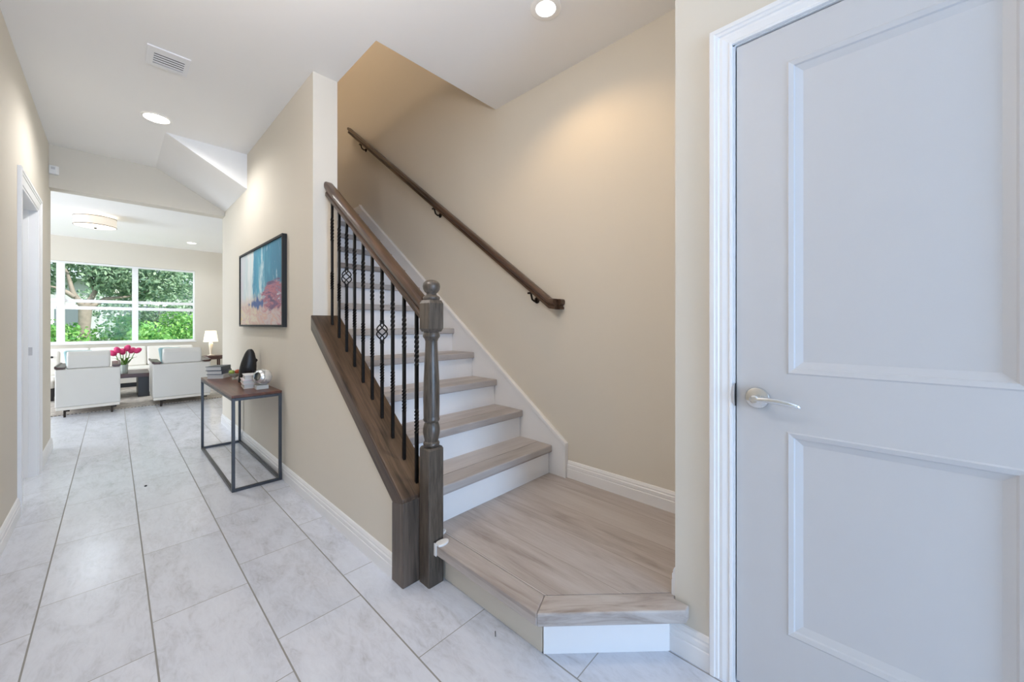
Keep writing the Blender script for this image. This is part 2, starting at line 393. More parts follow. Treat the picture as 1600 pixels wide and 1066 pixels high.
# living room shell
WX0, WX1, WZ0, WZ1 = -1.66, 1.205, 0.78, 2.275
wb = MB()
wb.box(-3.6, WX0, YB, YB + 0.14, 0, ZC); wb.box(WX1, 3.0, YB, YB + 0.14, 0, ZC)
wb.box(WX0, WX1, YB, YB + 0.14, 0, WZ0); wb.box(WX0, WX1, YB, YB + 0.14, WZ1, ZC)
struct(wb.build('wall_back', M['wall']))
wv = MB(); wv.box(2.9, 3.0, YE, YB, 0, ZC); wv.box(XI, 3.0, YE - 0.02, YE + 0.0, 0, ZC)
struct(wv.build('wall_living_right', M['wall']))
wv = MB(); wv.box(-3.7, -3.6, YE - T, 6.9, 0, ZC); wv.box(-3.7, -3.6, 9.5, YB + 0.14, 0, ZC); wv.box(-3.7, -3.6, 6.9, 9.5, 2.3, ZC)
struct(wv.build('wall_living_left', M['wall']))
# upper storey round the stairwell
wu = MB()
wu.box(XR - 2.6, XR, 5.24, 5.36, ZS, ZT); wu.box(XI, XR, YH, 5.36, 2.0, ZS)      # far wall, also over the landing
wu.box(XR - 2.72, XR - 2.6, 0.3, 5.36, ZS, ZT); wu.box(XR - 2.6, XR, 0.18, 0.3, ZS, ZT)
wu.box(XR, XR + 0.12, 0.18, 0.365, ZC, ZT)
struct(wu.build('wall_upper', M['wall']))
struct(MB().box(XW, XI, 2.0, 4.22, ZS, 4.21).build('wall_upper_half', M['wall']))
struct(MB().box(XR - 2.72, XR + 0.12, 0.18, 5.36, ZT, ZT + 0.1).build('ceiling_upper', M['ceil']))

# ------------------------------------------------------------------ baseboards
def base_prof(h=0.105, t=0.014):
    return [(0, 0), (t, 0), (t, 0.055 * h / 0.105), (t * 0.8, 0.058 * h / 0.105), (t * 0.9, 0.064 * h / 0.105), (t * 0.9, 0.078 * h / 0.105), (t * 0.62, 0.083 * h / 0.105), (t * 0.7, 0.09 * h / 0.105), (t * 0.35, h * 0.97), (0, h)]
def base_y(name, x, y0, y1, sgn, z=0, h=0.105):
    mb = MB(); mb.prism([(x + sgn * d, z + k) for d, k in base_prof(h)], 1, y0, y1)
    return struct(mb.build(name, M['trim']))
def base_x(name, y, x0, x1, sgn, z=0, h=0.105):
    mb = MB(); mb.prism([(y + sgn * d, z + k) for d, k in base_prof(h)], 0, x0, x1)
    return struct(mb.build(name, M['trim']))
base_y('baseboard_stair_wall', XW, 1.53, YE, -1)
base_y('baseboard_left_near', XL, YL, 3.655, 1)
base_y('baseboard_left_far', XL, 4.605, YE, 1)
base_y('baseboard_stairs', XR, 0.50, 1.35, -1, 0.183, 0.105)
base_y('baseboard_door_side', XD, 0.372, 0.50, -1)
base_y('baseboard_entry', XD, YF, -0.47, -1)
base_x('baseboard_back', YB, -3.6, 2.9, -1)
base_y('baseboard_living_right', 2.9, YE, YB, -1)
base_y('baseboard_living_left', -3.6, 9.5, YB, 1)
base_x('baseboard_recess', 0.485, XD + 0.004, XR, 1, 0.183, 0.10)

# ------------------------------------------------------------------ casings and the doors
def casing_prof(w_, t):  # across the width: u from inner edge (0) to outer edge (w_), height of relief
    return [(0, 0), (0, t * 0.45), (w_ * 0.10, t * 0.55), (w_ * 0.16, t * 0.42), (w_ * 0.42, t * 0.62), (w_ * 0.55, t * 0.58), (w_ * 0.60, t * 0.78), (w_ * 0.72, t * 0.82), (w_ * 0.76, t), (w_ * 0.95, t), (w_, t * 0.8), (w_, 0)]
def casing(x, sgn, y0, y1, ztop, w_, t):
    """mitred casing round an opening y0..y1, 0..ztop in a wall plane x"""
    mb = MB(); pr = casing_prof(w_, t)
    path = [((y0, -1), 0.0, 0), ((y0, -1), ztop, 1), ((y1, 1), ztop, 1), ((y1, 1), 0.0, 0)]
    rings = []
    for (yy, sy), z, up in path:
        rings.append([(x + sgn * h, yy + sy * u, z + (u if up else 0)) for u, h in pr])
    mb.loft(rings); return mb
struct(casing(XL, 1, 3.74, 4.52, 1.99, 0.085, 0.018).build('trim_1', M['trim']))
jb = MB(); jb.box(XL - T - 0.002, XL + 0.004, 3.735, 3.755, 0, 1.975); jb.box(XL - T - 0.002, XL + 0.004, 4.505, 4.525, 0, 1.975); jb.box(XL - T - 0.002, XL + 0.004, 3.735, 4.525, 1.975, 1.995)
jb.box(XL - 0.075, XL - 0.04, 4.493, 4.506, 0, 1.975)
jm = struct(jb.build('trim_2', M['trim']))
sp = MB(); sp.box(XL - 0.052, XL - 0.022, 4.5035, 4.506, 0.90, 0.96); sp.box(XL - 0.045, XL - 0.03, 4.500, 4.506, 0.915, 0.945)
sp.build('strike_plate', M['grey_plastic'], jm)

struct(casing(XD, -1, -0.395, 0.308, 2.008, 0.064, 0.02).build('trim_3', M['trim']))
jb = MB(); jb.box(XD + 0.001, XD + 0.119, 0.302, 0.313, 0, 2.015); jb.box(XD + 0.001, XD + 0.119, -0.401, -0.39, 0, 2.015); jb.box(XD + 0.001, XD + 0.119, -0.401, 0.313, 2.005, 2.016)
struct(jb.build('trim_4', M['trim']))

# the two-panel door beside the camera
DY0, DY1 = -0.386, 0.2985
def rect(y0, y1, z0, z1, x): return [(x, y0, z0), (x, y1, z0), (x, y1, z1), (x, y0, z1)]
dm = MB(); FX = XD + 0.006
PAN = [(-0.256, 0.170, 0.985, 1.895), (-0.256, 0.170, 0.225, 0.818)]
# front face as a frame of strips round the panels
ys = [DY0, -0.256, 0.170, DY1]; zs = [0.012, 0.225, 0.818, 0.985, 1.895, 2.0]
grid = {}
def gv(y, z, x=FX):
    k = (round(y, 4), round(z, 4), round(x, 4))
    if k not in grid: grid[k] = dm.bm.verts.new((x, y, z))
    return grid[k]
for i in range(3):
    for j in range(5):
        if i == 1 and j in (1, 3): continue
        dm.bm.faces.new([gv(ys[i], zs[j]), gv(ys[i], zs[j + 1]), gv(ys[i + 1], zs[j + 1]), gv(ys[i + 1], zs[j])])
for y0, y1, z0, z1 in PAN:
    prev = [gv(y0, z0), gv(y1, z0), gv(y1, z1), gv(y0, z1)]
    for ins, dep in ((0.004, -0.0025), (0.016, 0.001), (0.019, 0.0055), (0.037, 0.0125), (0.044, 0.0125)):
        cur = [dm.bm.verts.new(p) for p in rect(y0 + ins, y1 - ins, z0 + ins, z1 - ins, FX + dep)]
        for i in range(4): dm.bm.faces.new([prev[i], prev[(i + 1) % 4], cur[(i + 1) % 4], cur[i]])
        prev = cur
    dm.bm.faces.new(prev)
bk = [dm.bm.verts.new(p) for p in rect(DY0, DY1, 0.012, 2.0, FX + 0.036)]; dm.bm.faces.new(bk)
e = [gv(DY0, 0.012), gv(DY1, 0.012), gv(DY1, 2.0), gv(DY0, 2.0)]
# side skins
sd = [[gv(ys[0], z) for z in zs], [gv(ys[3], z) for z in zs]]
dm.bm.faces.new(sd[0] + [bk[3], bk[0]]); dm.bm.faces.new(sd[1] + [bk[2], bk[1]])
dm.bm.faces.new([gv(y, zs[0]) for y in ys] + [bk[1], bk[0]]); dm.bm.faces.new([gv(y, zs[-1]) for y in ys] + [bk[2], bk[3]])
bmesh.ops.recalc_face_normals(dm.bm, faces=dm.bm.faces)
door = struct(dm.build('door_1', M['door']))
HY, HZ = 0.243, 0.907
h = MB(); h.lathe([(0.0325, 0.0), (0.0325, -0.004), (0.030, -0.008), (0.022, -0.0105), (0.0125, -0.012), (0.0115, -0.030), (0.0125, -0.034), (0.0125, -0.046), (0.009, -0.049)], (FX, HY, HZ), 40, 0)
hd = smooth_by_angle(h.build('door_handle', M['chrome'], door))
h = MB(); rings = []
LP = [(0.0, 0.0, 0.0), (-0.010, -0.002, 0.0005), (-0.03, -0.004, 0.002), (-0.055, -0.003, 0.0015), (-0.08, 0.001, -0.002), (-0.10, 0.006, -0.007), (-0.108, 0.009, -0.010)]
for i, (dy, dx, dz) in enumerate(LP):
    hw, hh = [(0.0085, 0.0085), (0.007, 0.0085), (0.0048, 0.008), (0.0042, 0.0075), (0.004, 0.007), (0.0036, 0.006), (0.002, 0.004)][i]
    rings.append([(FX - 0.041 + dx + hw * math.cos(a), HY + dy, HZ + dz + hh * math.sin(a)) for a in [2 * PI * k / 16 for k in range(16)]])
h.loft(rings); smooth_by_angle(h.build('lever', M['chrome'], hd), 60)
h = MB(); h.box(XD - 0.003, XD + 0.004, 0.2995, 0.3015, 0.875, 0.945); h.build('latch', M['dark'], door)
h = MB(); h.prism([(0.3015, 0.875), (0.308, 0.885), (0.312, 0.91), (0.308, 0.935), (0.3015, 0.945)], 0, XD - 0.0105, XD - 0.0092); sp = struct(h.build('trim_5', M['grey_plastic']))

# ------------------------------------------------------------------ staircase
RISE, RUN, Y2 = 0.183, 0.249, 1.45
st = thing('staircase', 'stairs with grey oak-look treads and white risers climbing beside the beige right wall', 'staircase', (1.4, 1.0, 0))
XT1 = XR - 0.032
# platform: first step, with a cut corner towards the hall
def offp(d):  # outline of the platform pushed out by d from the riser faces
    k = d * math.tan(PI / 8)
    return [(1.012 - d, 1.36), (1.012 - d, 0.806 - k), (1.321 - k, 0.497 - d * 1.0 + 0.0)]
o_ = offp(0.062)
plat = [(0.950, 1.357), (0.950, 0.786), (1.300, 0.436), (1.332, 0.436), (1.332, 0.487), (XR - 0.001, 0.487), (XR - 0.001, 1.478), (1.012, 1.478), (1.012, 1.437), (1.002, 1.437), (1.002, 1.357)]
inner = [(1.04, 1.437), (1.04, 0.824), (1.362, 0.502), (XR - 0.001, 0.502), (XR - 0.001, 1.478), (1.012, 1.478), (1.012, 1.437)]
pf = MB(); pf.prism([(1.035, 1.437), (1.035, 0.821), (1.369, 0.487), (XR - 0.001, 0.487), (XR - 0.001, 1.478), (1.012, 1.478), (1.012, 1.437)], 2, 0.14, 0.183)
tr1 = pf.build('tread', M['plankY'], st)
n1 = MB(); n1.prism([(0.950, 1.357), (0.950, 0.786), (1.035, 0.821), (1.035, 1.437), (1.002, 1.437), (1.002, 1.357)], 2, 0.138, 0.183)
n1.build('nosing', M['noseP'], tr1, bev=0.005, seg=3)
n2 = MB(); n2.prism([(0.950, 0.786), (1.300, 0.436), (1.332, 0.436), (1.332, 0.487), (1.369, 0.487), (1.035, 0.821)], 2, 0.138, 0.183)
N = NT('grey_oak_vinyl_corner_nosing'); p = N.pos()
al = N.math('MULTIPLY', N.math('SUBTRACT', p[0], p[1]), 0.7071); ac = N.math('MULTIPLY', N.math('ADD', p[0], p[1]), 0.7071)
g_ = N.noise(N.vec(N.math('MULTIPLY', ac, 22), N.math('MULTIPLY', al, 3), N.math('MULTIPLY', p[2], 20)), 1.0, 5, 0.62, 1.4)
M['noseD'] = N.fin(N.ramp(g_, [(0.33, (0.28, 0.235, 0.21)), (0.5, (0.44, 0.395, 0.37)), (0.66, (0.52, 0.49, 0.47))]), 0.42)
n2.build('nosing', M['noseD'], tr1, bev=0.005, seg=3)
r = MB(); r.box(1.012, 1.03, 0.815, 1.437, 0, 0.139); r.build('side_panel', M['wall'], st)
r = MB(); r.prism([(1.012, 0.806), (1.321, 0.497), (1.335, 0.511), (1.026, 0.820)], 2, 0, 0.139); r.build('riser', M['trim'], st)
# white caps where the platform nosing meets the newel
for (cx, cy) in ((1.012, 1.405), (0.972, 1.333)):
    k = MB(); pts = [(cx + 0.033 * math.cos(a), cy + 0.02 * math.sin(a)) for a in [2 * PI * i / 18 for i in range(18)]]
    if cx < 1.0: pts = [(max(x, 0.9475), min(y, 1.3565)) for x, y in pts]
    else: pts = [(max(x, 1.0025), y) for x, y in pts]
    z0 = 0.183
    k.prism(pts, 2, z0, 0.193); 
    if cx < 1.0: k.box(0.9455, 0.9500, 1.338, 1.3565, 0.136, 0.19)
    k.build('end_cap', M['white_plastic'], st, bev=0.003)
# ordinary steps 2..13 (the last is the landing)
for i in range(2, 13):
    z = RISE * i; y = Y2 + RUN * (i - 2)
    r = MB(); r.box(XI, XT1, y + 0.028, y + 0.042, z - RISE, z - 0.044); r.build('riser', M['trim'], st)
    t = MB(); t.box(XI, XT1, y + 0.115, y + 0.028 + RUN, z - 0.03, z); tr = t.build('tread', M['plankX'], st)
    t = MB(); t.box(XI, XT1, y, y + 0.114, z - 0.044, z + 0.0008); t.build('nosing', M['nose'], tr, bev=0.007, seg=3)
zl = RISE * 13; yl = Y2 + RUN * 11
r = MB(); r.box(XI, XT1, yl + 0.028, yl + 0.042, zl - RISE, zl - 0.044); r.build('riser', M['trim'], st)
t = MB(); t.box(XI, XR - 0.001, yl, YH, zl - 0.044, zl); t.build('landing', M['plankY'], st)
# skirt board along the right wall
sl = RISE / RUN
def sk(y, d): return 0.366 + sl * (y - Y2) + d
sk_top = 0.10
s_ = MB(); s_.prism([(1.352, 0.183), (1.352, sk(1.352, sk_top)), (4.13, sk(4.13, sk_top)), (4.19, 2.49), (4.19, 2.2), (1.6, 0.183)], 0, XT1 + 0.002, XR - 0.0005)
so = s_.build('stringer', M['trim'], st)
s_ = MB(); s_.prism([(1.346, sk(1.352, sk_top) - 0.022), (1.346, sk(1.352, sk_top) + 0.006), (4.13, sk(4.13, sk_top) + 0.006), (4.13, sk(4.13, sk_top) - 0.022)], 0, XT1 - 0.007, XT1 + 0.003)
s_.build('moulding', M['trim'], so, bev=0.003)
base_y('baseboard_landing', XR, 4.191, YH, -1, zl, 0.115)

# ------------------------------------------------------------------ balustrade on the knee wall
bs = thing('stair_railing', 'brown wooden stair railing with turned newel post and black iron balusters on the knee wall', 'railing', (0.95, 1.44, 0))
# cap over the knee wall, turning down at its end
cp = MB(); yb = 1.53
cp.prism([(1.442, capz(1.442)), (2.529, capz(2.529)), (2.529, capz(2.529) - 0.095), (yb, capz(yb) - 0.1), (1.442, capz(1.44) - 0.17)], 0, XW - 0.014, XI + 0.016)
capo = cp.build('wall_cap', M['cap'], bs, bev=0.006, seg=3)
cv = MB(); cv.prism([(1.4365, 0), (yb, 0), (yb, capz(yb) - 0.1), (1.4365, capz(1.4365) - 0.010)], 0, XW - 0.0148, XI + 0.0168)
cv.build('end_post', M['capv'], bs, bev=0.005, seg=3)
# newel
NX, NY, NH = 0.9625, 1.3965, 0.0385
nw = MB()
def sqr(hw, z, ch=0.004):
    a = hw - ch
    return [(NX + x, NY + y, z) for x, y in ((-hw, -a), (-a, -hw), (a, -hw), (hw, -a), (hw, a), (a, hw), (-a, hw), (-hw, a))]
nw.loft([sqr(NH, 0), sqr(NH, 0.585), sqr(NH - 0.004, 0.594), sqr(NH - 0.006, 0.594)])
nu = MB(); nu.loft([sqr(NH - 0.006, 1.098), sqr(NH, 1.112), sqr(NH, 1.222), sqr(NH - 0.006, 1.236)])
nbase = nw.build('newel_post', M['newel'], bs); nu.build('upper_block', M['newel'], nbase)
tn = MB()
tn.lathe([(0.026, 0.59), (0.033, 0.597), (0.036, 0.606), (0.034, 0.614), (0.029, 0.618), (0.033, 0.635), (0.0365, 0.655), (0.0365, 0.675), (0.032, 0.694), (0.028, 0.702), (0.034, 0.706), (0.0365, 0.713), (0.034, 0.72), (0.0345, 0.73), (0.0355, 0.80), (0.0345, 0.87), (0.031, 0.95), (0.027, 1.03), (0.0265, 1.055), (0.030, 1.066), (0.036, 1.074), (0.0375, 1.081), (0.035, 1.088), (0.033, 1.094), (0.037, 1.10), (0.03, 1.105)], (NX, NY, 0), 32)
tn.lathe([(0.03, 1.232), (0.036, 1.240), (0.0375, 1.247), (0.034, 1.253), (0.026, 1.257), (0.022, 1.262), (0.0225, 1.267), (0.030, 1.273), (0.036, 1.284), (0.0378, 1.297), (0.0355, 1.310), (0.028, 1.319), (0.015, 1.325), (0.004, 1.3265)], (NX, NY, 0), 32)
smooth_by_angle(tn.build('turned_shaft', M['newel'], nbase), 50)
# handrail
def hz(y): return 1.160 + 0.740 * (y - 1.45)
RX = 0.955
prof = [(-0.022, 0.0), (0.022, 0.0), (0.022, 0.018), (0.014, 0.026), (0.014, 0.034), (0.027, 0.046), (0.030, 0.056), (0.030, 0.072), (0.026, 0.084), (0.018, 0.090), (-0.018, 0.090), (-0.026, 0.084), (-0.030, 0.072), (-0.030, 0.056), (-0.027, 0.046), (-0.014, 0.034), (-0.014, 0.026), (-0.022, 0.018)]
hr = MB(); hr.loft([[(RX + a, y, hz(y) + b) for a, b in prof] for y in (1.432, 1.80, 2.15, 2.528)])
smooth_by_angle(hr.build('handrail', M['rail'], bs), 35)
# iron balusters
def sqring(cx, cy, z, hw, ang):
    return [(cx + hw * 1.414 * math.cos(ang + PI / 4 + k * PI / 2), cy + hw * 1.414 * math.sin(ang + PI / 4 + k * PI / 2), z) for k in range(4)]
def baluster(y, zb, zt, basket):
    x = 0.945; hw = 0.0067; L = zt - zb
    mb = MB()
    tw = [(1 - 0.30, 1 - 0.09), (1 - 0.76, 1 - 0.63)] if basket else [(1 - 0.32, 1 - 0.13), (1 - 0.71, 1 - 0.57)]
    tw = sorted(tw)
    rings = []; ang = 0.0
    def seg(f0, f1, twist):
        nonlocal ang
        n = 34 if twist else 1
        for k in range(n + 1):
            f = f0 + (f1 - f0) * k / n
            rings.append(sqring(x, y, zb + L * f, hw * (1.12 if twist and 0 < k < n else 1), ang + (k / n) * 2 * PI * 1.75 if twist else ang))
        if twist: ang += 0
    parts_ = []
    cuts = [0.0]
    for a, b_ in tw: cuts += [a, b_]
    cuts.append(1.0)
    if basket:
        lo, hi = 1 - 0.49, 1 - 0.375
        seg(0, tw[0][0], False); seg(tw[0][0], tw[0][1], True); seg(tw[0][1], lo, False); mb.loft(rings); rings = []
        # second run above the basket
        rings2 = rings; seg(hi, tw[1][0], False); seg(tw[1][0], tw[1][1], True); seg(tw[1][1], 1.0, False); mb.loft(rings)
    else:
        for i, (a, b_) in enumerate(zip(cuts, cuts[1:])): seg(a, b_, i % 2 == 1)
        mb.loft(rings)
    ob = mb.build('baluster', M['iron'], bs)
    if basket:
        k = MB(); z0, z1 = zb + L * lo, zb + L * hi
        for q in range(4):
            pts = []; 
            for j in range(17):
                f = j / 16; a = q * PI / 2 + f * PI * 1.15; rr = 0.003 + 0.0255 * math.sin(PI * f) ** 0.8
                pts.append((x + rr * math.cos(a), y + rr * math.sin(a), z0 + (z1 - z0) * f))
            k.tube(pts, 0.0034, 6)
        for zz in (z0 - 0.006, z1 + 0.006): k.lathe([(0.0075, -0.010), (0.0115, -0.007), (0.0115, -0.003), (0.009, 0), (0.0115, 0.003), (0.0115, 0.007), (0.0075, 0.010)], (x, y, zz), 12)
        smooth_by_angle(k.build('basket', M['iron'], ob), 40)
for i in range(10):
    y = 1.487 + (2.447 - 1.487) / 9 * (9 - i)
    baluster(y, capz(y) - 0.002, hz(y) + 0.004, i in (2, 6))

# handrail on the right wall
wr = thing('wall_handrail', 'dark brown handrail bracketed to the beige wall above the stairs', 'handrail', (1.93, 2.9, 2.2))
def wz(y): return 1.222 + 0.7235 * (y - 1.43)
WXc = 1.878
pr2 = [(a * 0.92, b * 0.72) for a, b in prof]
m_ = MB(); m_.loft([[(WXc + a, y, wz(y) + b) for a, b in pr2] for y in (1.44, 2.4, 3.4, 4.36)])
m_.loft([[(WXc + a, 1.40 + 0.0, wz(1.44) - 0.006 + b) for a, b in pr2], [(WXc + a, 1.4405, wz(1.44) + b) for a, b in pr2]])
smooth_by_angle(m_.build('rail', M['rail'], wr), 35)
m_ = MB(); m_.loft([[(x, y + 1.40, wz(1.44) - 0.006 + b) for b, y in ((b, a * 0.92) for a, b in pr2)] for x in (WXc + 0.02, XR - 0.0005)])
m_.build('return', M['rail'], wr)
for y in (1.60, 2.68, 4.07):
    m_ = MB(); z = wz(y)
    m_.lathe([(0.021, 0), (0.021, -0.005), (0.014, -0.010), (0.006, -0.012)], (XR - 0.0005, y, z - 0.055), 20, 0)
    m_.tube([(XR - 0.008, y, z - 0.055), (XR - 0.03, y, z - 0.062), (XR - 0.052, y, z - 0.05), (WXc, y, z - 0.02), (WXc, y, z + 0.003)], 0.0065, 8)
    m_.box(WXc - 0.012, WXc + 0.012, y - 0.022, y + 0.022, z - 0.016, z - 0.004)
    smooth_by_angle(m_.build('bracket', M['bronze'], wr), 40)

# ------------------------------------------------------------------ hall ceiling: vent, lamps, sensor
vt = thing('ceiling_vent', 'white louvred air vent in the hall ceiling', 'vent', (0.228, 3.06, ZC))
vx0, vx1, vy0, vy1 = 0.132, 0.322, 2.955, 3.17; ix0, ix1, iy0, iy1 = 0.163, 0.30, 3.0, 3.135
m_ = MB()
for bx in ((vx0, vx1, vy0, iy0), (vx0, vx1, iy1, vy1), (vx0, ix0, iy0, iy1), (ix1, vx1, iy0, iy1)): m_.box(*bx, ZC - 0.008, ZC - 0.0005)
m_.build('frame', M['trim'], vt)
MB().box(ix0, ix1, iy0, iy1, ZC - 0.0015, ZC - 0.0005).build('duct_shade', M['dark'], vt)  # near-black sheet, the shade inside the vent put into its colour
for k in range(5):
    y = iy0 + 0.004 + k * 0.0265
    m_ = MB(); m_.prism([(y, ZC - 0.006), (y + 0.011, ZC - 0.0085), (y + 0.011, ZC - 0.0075), (y, ZC - 0.005)], 0, ix0, ix1); m_.build('louvre', M['trim'], vt)
def downlight(name, x, y, label, r, power, col, led, spot=2.3, inner=None, soft=0.05):
    t = thing(name, label, 'ceiling light', (x, y, ZC), None)
    inner = inner or r * 0.86
    m_ = MB(); m_.lathe([(inner, -0.0005), (inner, -0.004), (r * 0.95, -0.006), (r, -0.003), (r, -0.0005)], (x, y, ZC), 40, 2, False); smooth_by_angle(m_.build('trim_ring', M['ledtrim'], t), 50)
    m_ = MB(); m_.lathe([(inner, -0.0008), (inner, -0.0030), (inner * 0.9, -0.0036)], (x, y, ZC), 40); m_.build('lens', led, t)
    l = light(name + '_glow', 'SPOT', (x, y, ZC - 0.02), power, col, (0, 0, 0), soft, None, spot, 0.6)
    l.parent = t; l.location = (0, 0, -0.02)
    return t
downlight('recessed_ceiling_light', 0.229, 3.985, 'round flat recessed light in the hall ceiling beside the sloped bulkhead', 0.088, 50, (0.97, 0.95, 0.93), M['led'], 2.9)
downlight('recessed_ceiling_light', 1.492, 1.175, 'recessed light with a wide trim ring over the foot of the stairs', 0.077, 16, (1, 0.68, 0.36), M['ledcool'], 2.45, 0.05)
downlight('recessed_ceiling_light', 1.05, 9.60, 'small recessed light in the living room ceiling near the window wall', 0.075, 24, (0.9, 0.95, 1), M['led'], 2.6)
pn = thing('added_fill_pendant', 'added opal globe fill light, out of view under the hall ceiling near the entry', 'ceiling light', (0.10, 1.32, ZC))  # added lamp above the view, lifts the ceiling and right wall
m_ = MB(); m_.lathe([(0.06, -0.0005), (0.06, -0.018), (0.008, -0.024), (0.005, -0.03), (0.005, -0.26), (0.03, -0.27), (0.03, -0.30)], (0.10, 1.32, ZC), 24); smooth_by_angle(m_.build('stem', M['chrome'], pn), 40)
m_ = MB(); m_.ball((0.10, 1.32, ZC - 0.39), 0.10, 32, 16)
N = NT('added_fill_globe'); N.t.nodes.remove(N.b)
e_ = N.n('ShaderNodeEmission'); e_.inputs[0].default_value = (1, 0.97, 0.92, 1); e_.inputs[1].default_value = 1.0
t_ = N.n('ShaderNodeBsdfTransparent'); a_ = N.n('ShaderNodeAddShader'); N.t.links.new(e_.outputs[0], a_.inputs[0]); N.t.links.new(t_.outputs[0], a_.inputs[1]); N.t.links.new(a_.outputs[0], N.out.inputs[0])
smooth_by_angle(m_.build('globe', N.m, pn), 70)
l = light('added_fill_glow', 'POINT', (0, 0, 0), 25, (1, 0.91, 0.84), size=0.07); l.parent = pn; l.location = (0, 0, -0.39)
sn = thing('motion_sensor', 'small white alarm sensor in the top left corner of the hall header', 'sensor', (-0.368, YH, 2.49))
m_ = MB(); m_.prism([(-0.388, YH - 0.001), (-0.333, YH - 0.001), (-0.330, YH - 0.020), (-0.345, YH - 0.036), (-0.388, YH - 0.036)], 2, 2.455, 2.53); m_.build('housing', M['white_plastic'], sn, bev=0.006, seg=3)
m_ = MB(); m_.box(-0.375, -0.352, YH - 0.0385, YH - 0.0355, 2.495, 2.515); m_.build('lens', M['grey_plastic'], sn)
# drum light
dl = thing('drum_ceiling_light', 'round white drum ceiling light glowing in the living room', 'ceiling light', (-0.178, 8.15, ZC))
dx, dy = -0.178, 8.15
m_ = MB(); m_.lathe([(0.07, 0), (0.07, -0.02), (0.02, -0.022), (0.02, -0.05)], (dx, dy, ZC), 24); m_.build('canopy', M['chrome'], dl)
m_ = MB(); R_ = 0.215
m_.lathe([(R_, -0.045), (R_, -0.165), (R_ - 0.004, -0.165), (R_ - 0.004, -0.045), (R_, -0.045)], (dx, dy, ZC), 48, 2, False); smooth_by_angle(m_.build('shade', M['drum'], dl), 40)
m_ = MB(); m_.lathe([(R_ - 0.005, -0.170), (R_ * 0.8, -0.178), (R_ * 0.4, -0.184), (0.01, -0.186)], (dx, dy, ZC), 48); smooth_by_angle(m_.build('diffuser', M['drumlens'], dl))
m_ = MB()
for zz in (-0.046, -0.165): m_.lathe([(R_ - 0.002, zz - 0.0035), (R_ + 0.003, zz - 0.0035), (R_ + 0.003, zz + 0.0035), (R_ - 0.002, zz + 0.0035), (R_ - 0.002, zz - 0.0035)], (dx, dy, ZC), 48, 2, False)
m_.lathe([(0.014, -0.200), (0.014, -0.184)], (dx, dy, ZC), 12)
m_.build('metal_rim', M['bronze'], dl)
l = light('drum_glow', 'POINT', (0, 0, 0), 5, (1, 0.9, 0.76), size=0.05); l.parent = dl; l.location = (0, 0, -0.03)
l = light('drum_downlight', 'SPOT', (0, 0, 0), 38, (0.72, 0.86, 1), size=0.2, spot=2.8); l.parent = dl; l.location = (0, 0, -0.22)
# upper storey lamps (they are out of the frame, over the upstairs hall)
for y in (2.4, 3.6):
    t = thing('recessed_ceiling_light', 'recessed light in the upstairs ceiling over the %s of the stairwell' % ('near end' if y < 3 else 'far end'), 'ceiling light', (0.2, y, ZT))
    m_ = MB(); m_.lathe([(0.07, -0.0005), (0.07, -0.004), (0.06, -0.006)], (0.2, y, ZT), 32); m_.build('lens', M['led'], t)
    l = light('upstairs_glow', 'POINT', (0, 0, 0), 26, (1, 0.78, 0.57), size=0.06); l.parent = t; l.location = (0, 0, -0.09)

# ------------------------------------------------------------------ picture over the console table
pc = thing('framed_painting', 'abstract painting in turquoise, white and pink in a thin black frame on the stair wall', 'painting', (XW, 3.71, 1.445))
PY0, PY1, PZ0, PZ1 = 3.04, 4.38, 1.110, 1.783
m_ = MB(); f_ = 0.017
for a in ((PY0, PY0 + f_, PZ0, PZ1), (PY1 - f_, PY1, PZ0, PZ1), (PY0 + f_, PY1 - f_, PZ0, PZ0 + f_), (PY0 + f_, PY1 - f_, PZ1 - f_, PZ1)): m_.box(XW - 0.032, XW - 0.001, a[0], a[1], a[2], a[3])
m_.build('frame', plain('black_picture_frame', (0.008, 0.008, 0.009), 0.65), pc)
MB().box(XW - 0.022, XW - 0.002, PY0 + f_, PY1 - f_, PZ0 + f_, PZ1 - f_).build('canvas', M['art'], pc)

# ------------------------------------------------------------------ console table and what stands on it
TX0, TX1, TY0, TY1, TZ = 0.545, 0.842, 3.095, 4.392, 0.65
ct = thing('console_table', 'narrow brown-topped console table on a dark steel frame below the painting', 'table', (0.69, 3.74, 0))
MB().box(TX0, TX1, TY0, TY1, TZ - 0.018, TZ).build('tabletop', M['walnut'], ct, bev=0.002)
q = 0.019
for x in (TX0, TX1 - q):
    for y in (TY0, TY1 - q): MB().box(x, x + q, y, y + q, 0, TZ - 0.0185).build('leg', M['darkmetal'], ct, bev=0.0015)
for z in (0.0, TZ - 0.0185 - q):
    m_ = MB()
    for x in (TX0, TX1 - q): m_.box(x, x + q, TY0 + q, TY1 - q, z, z + q)
    for y in (TY0, TY1 - q): m_.box(TX0 + q, TX1 - q, y, y + q, z, z + q)
    m_.build('floor_rail' if z == 0 else 'apron_rail', M['darkmetal'], ct, bev=0.0015)
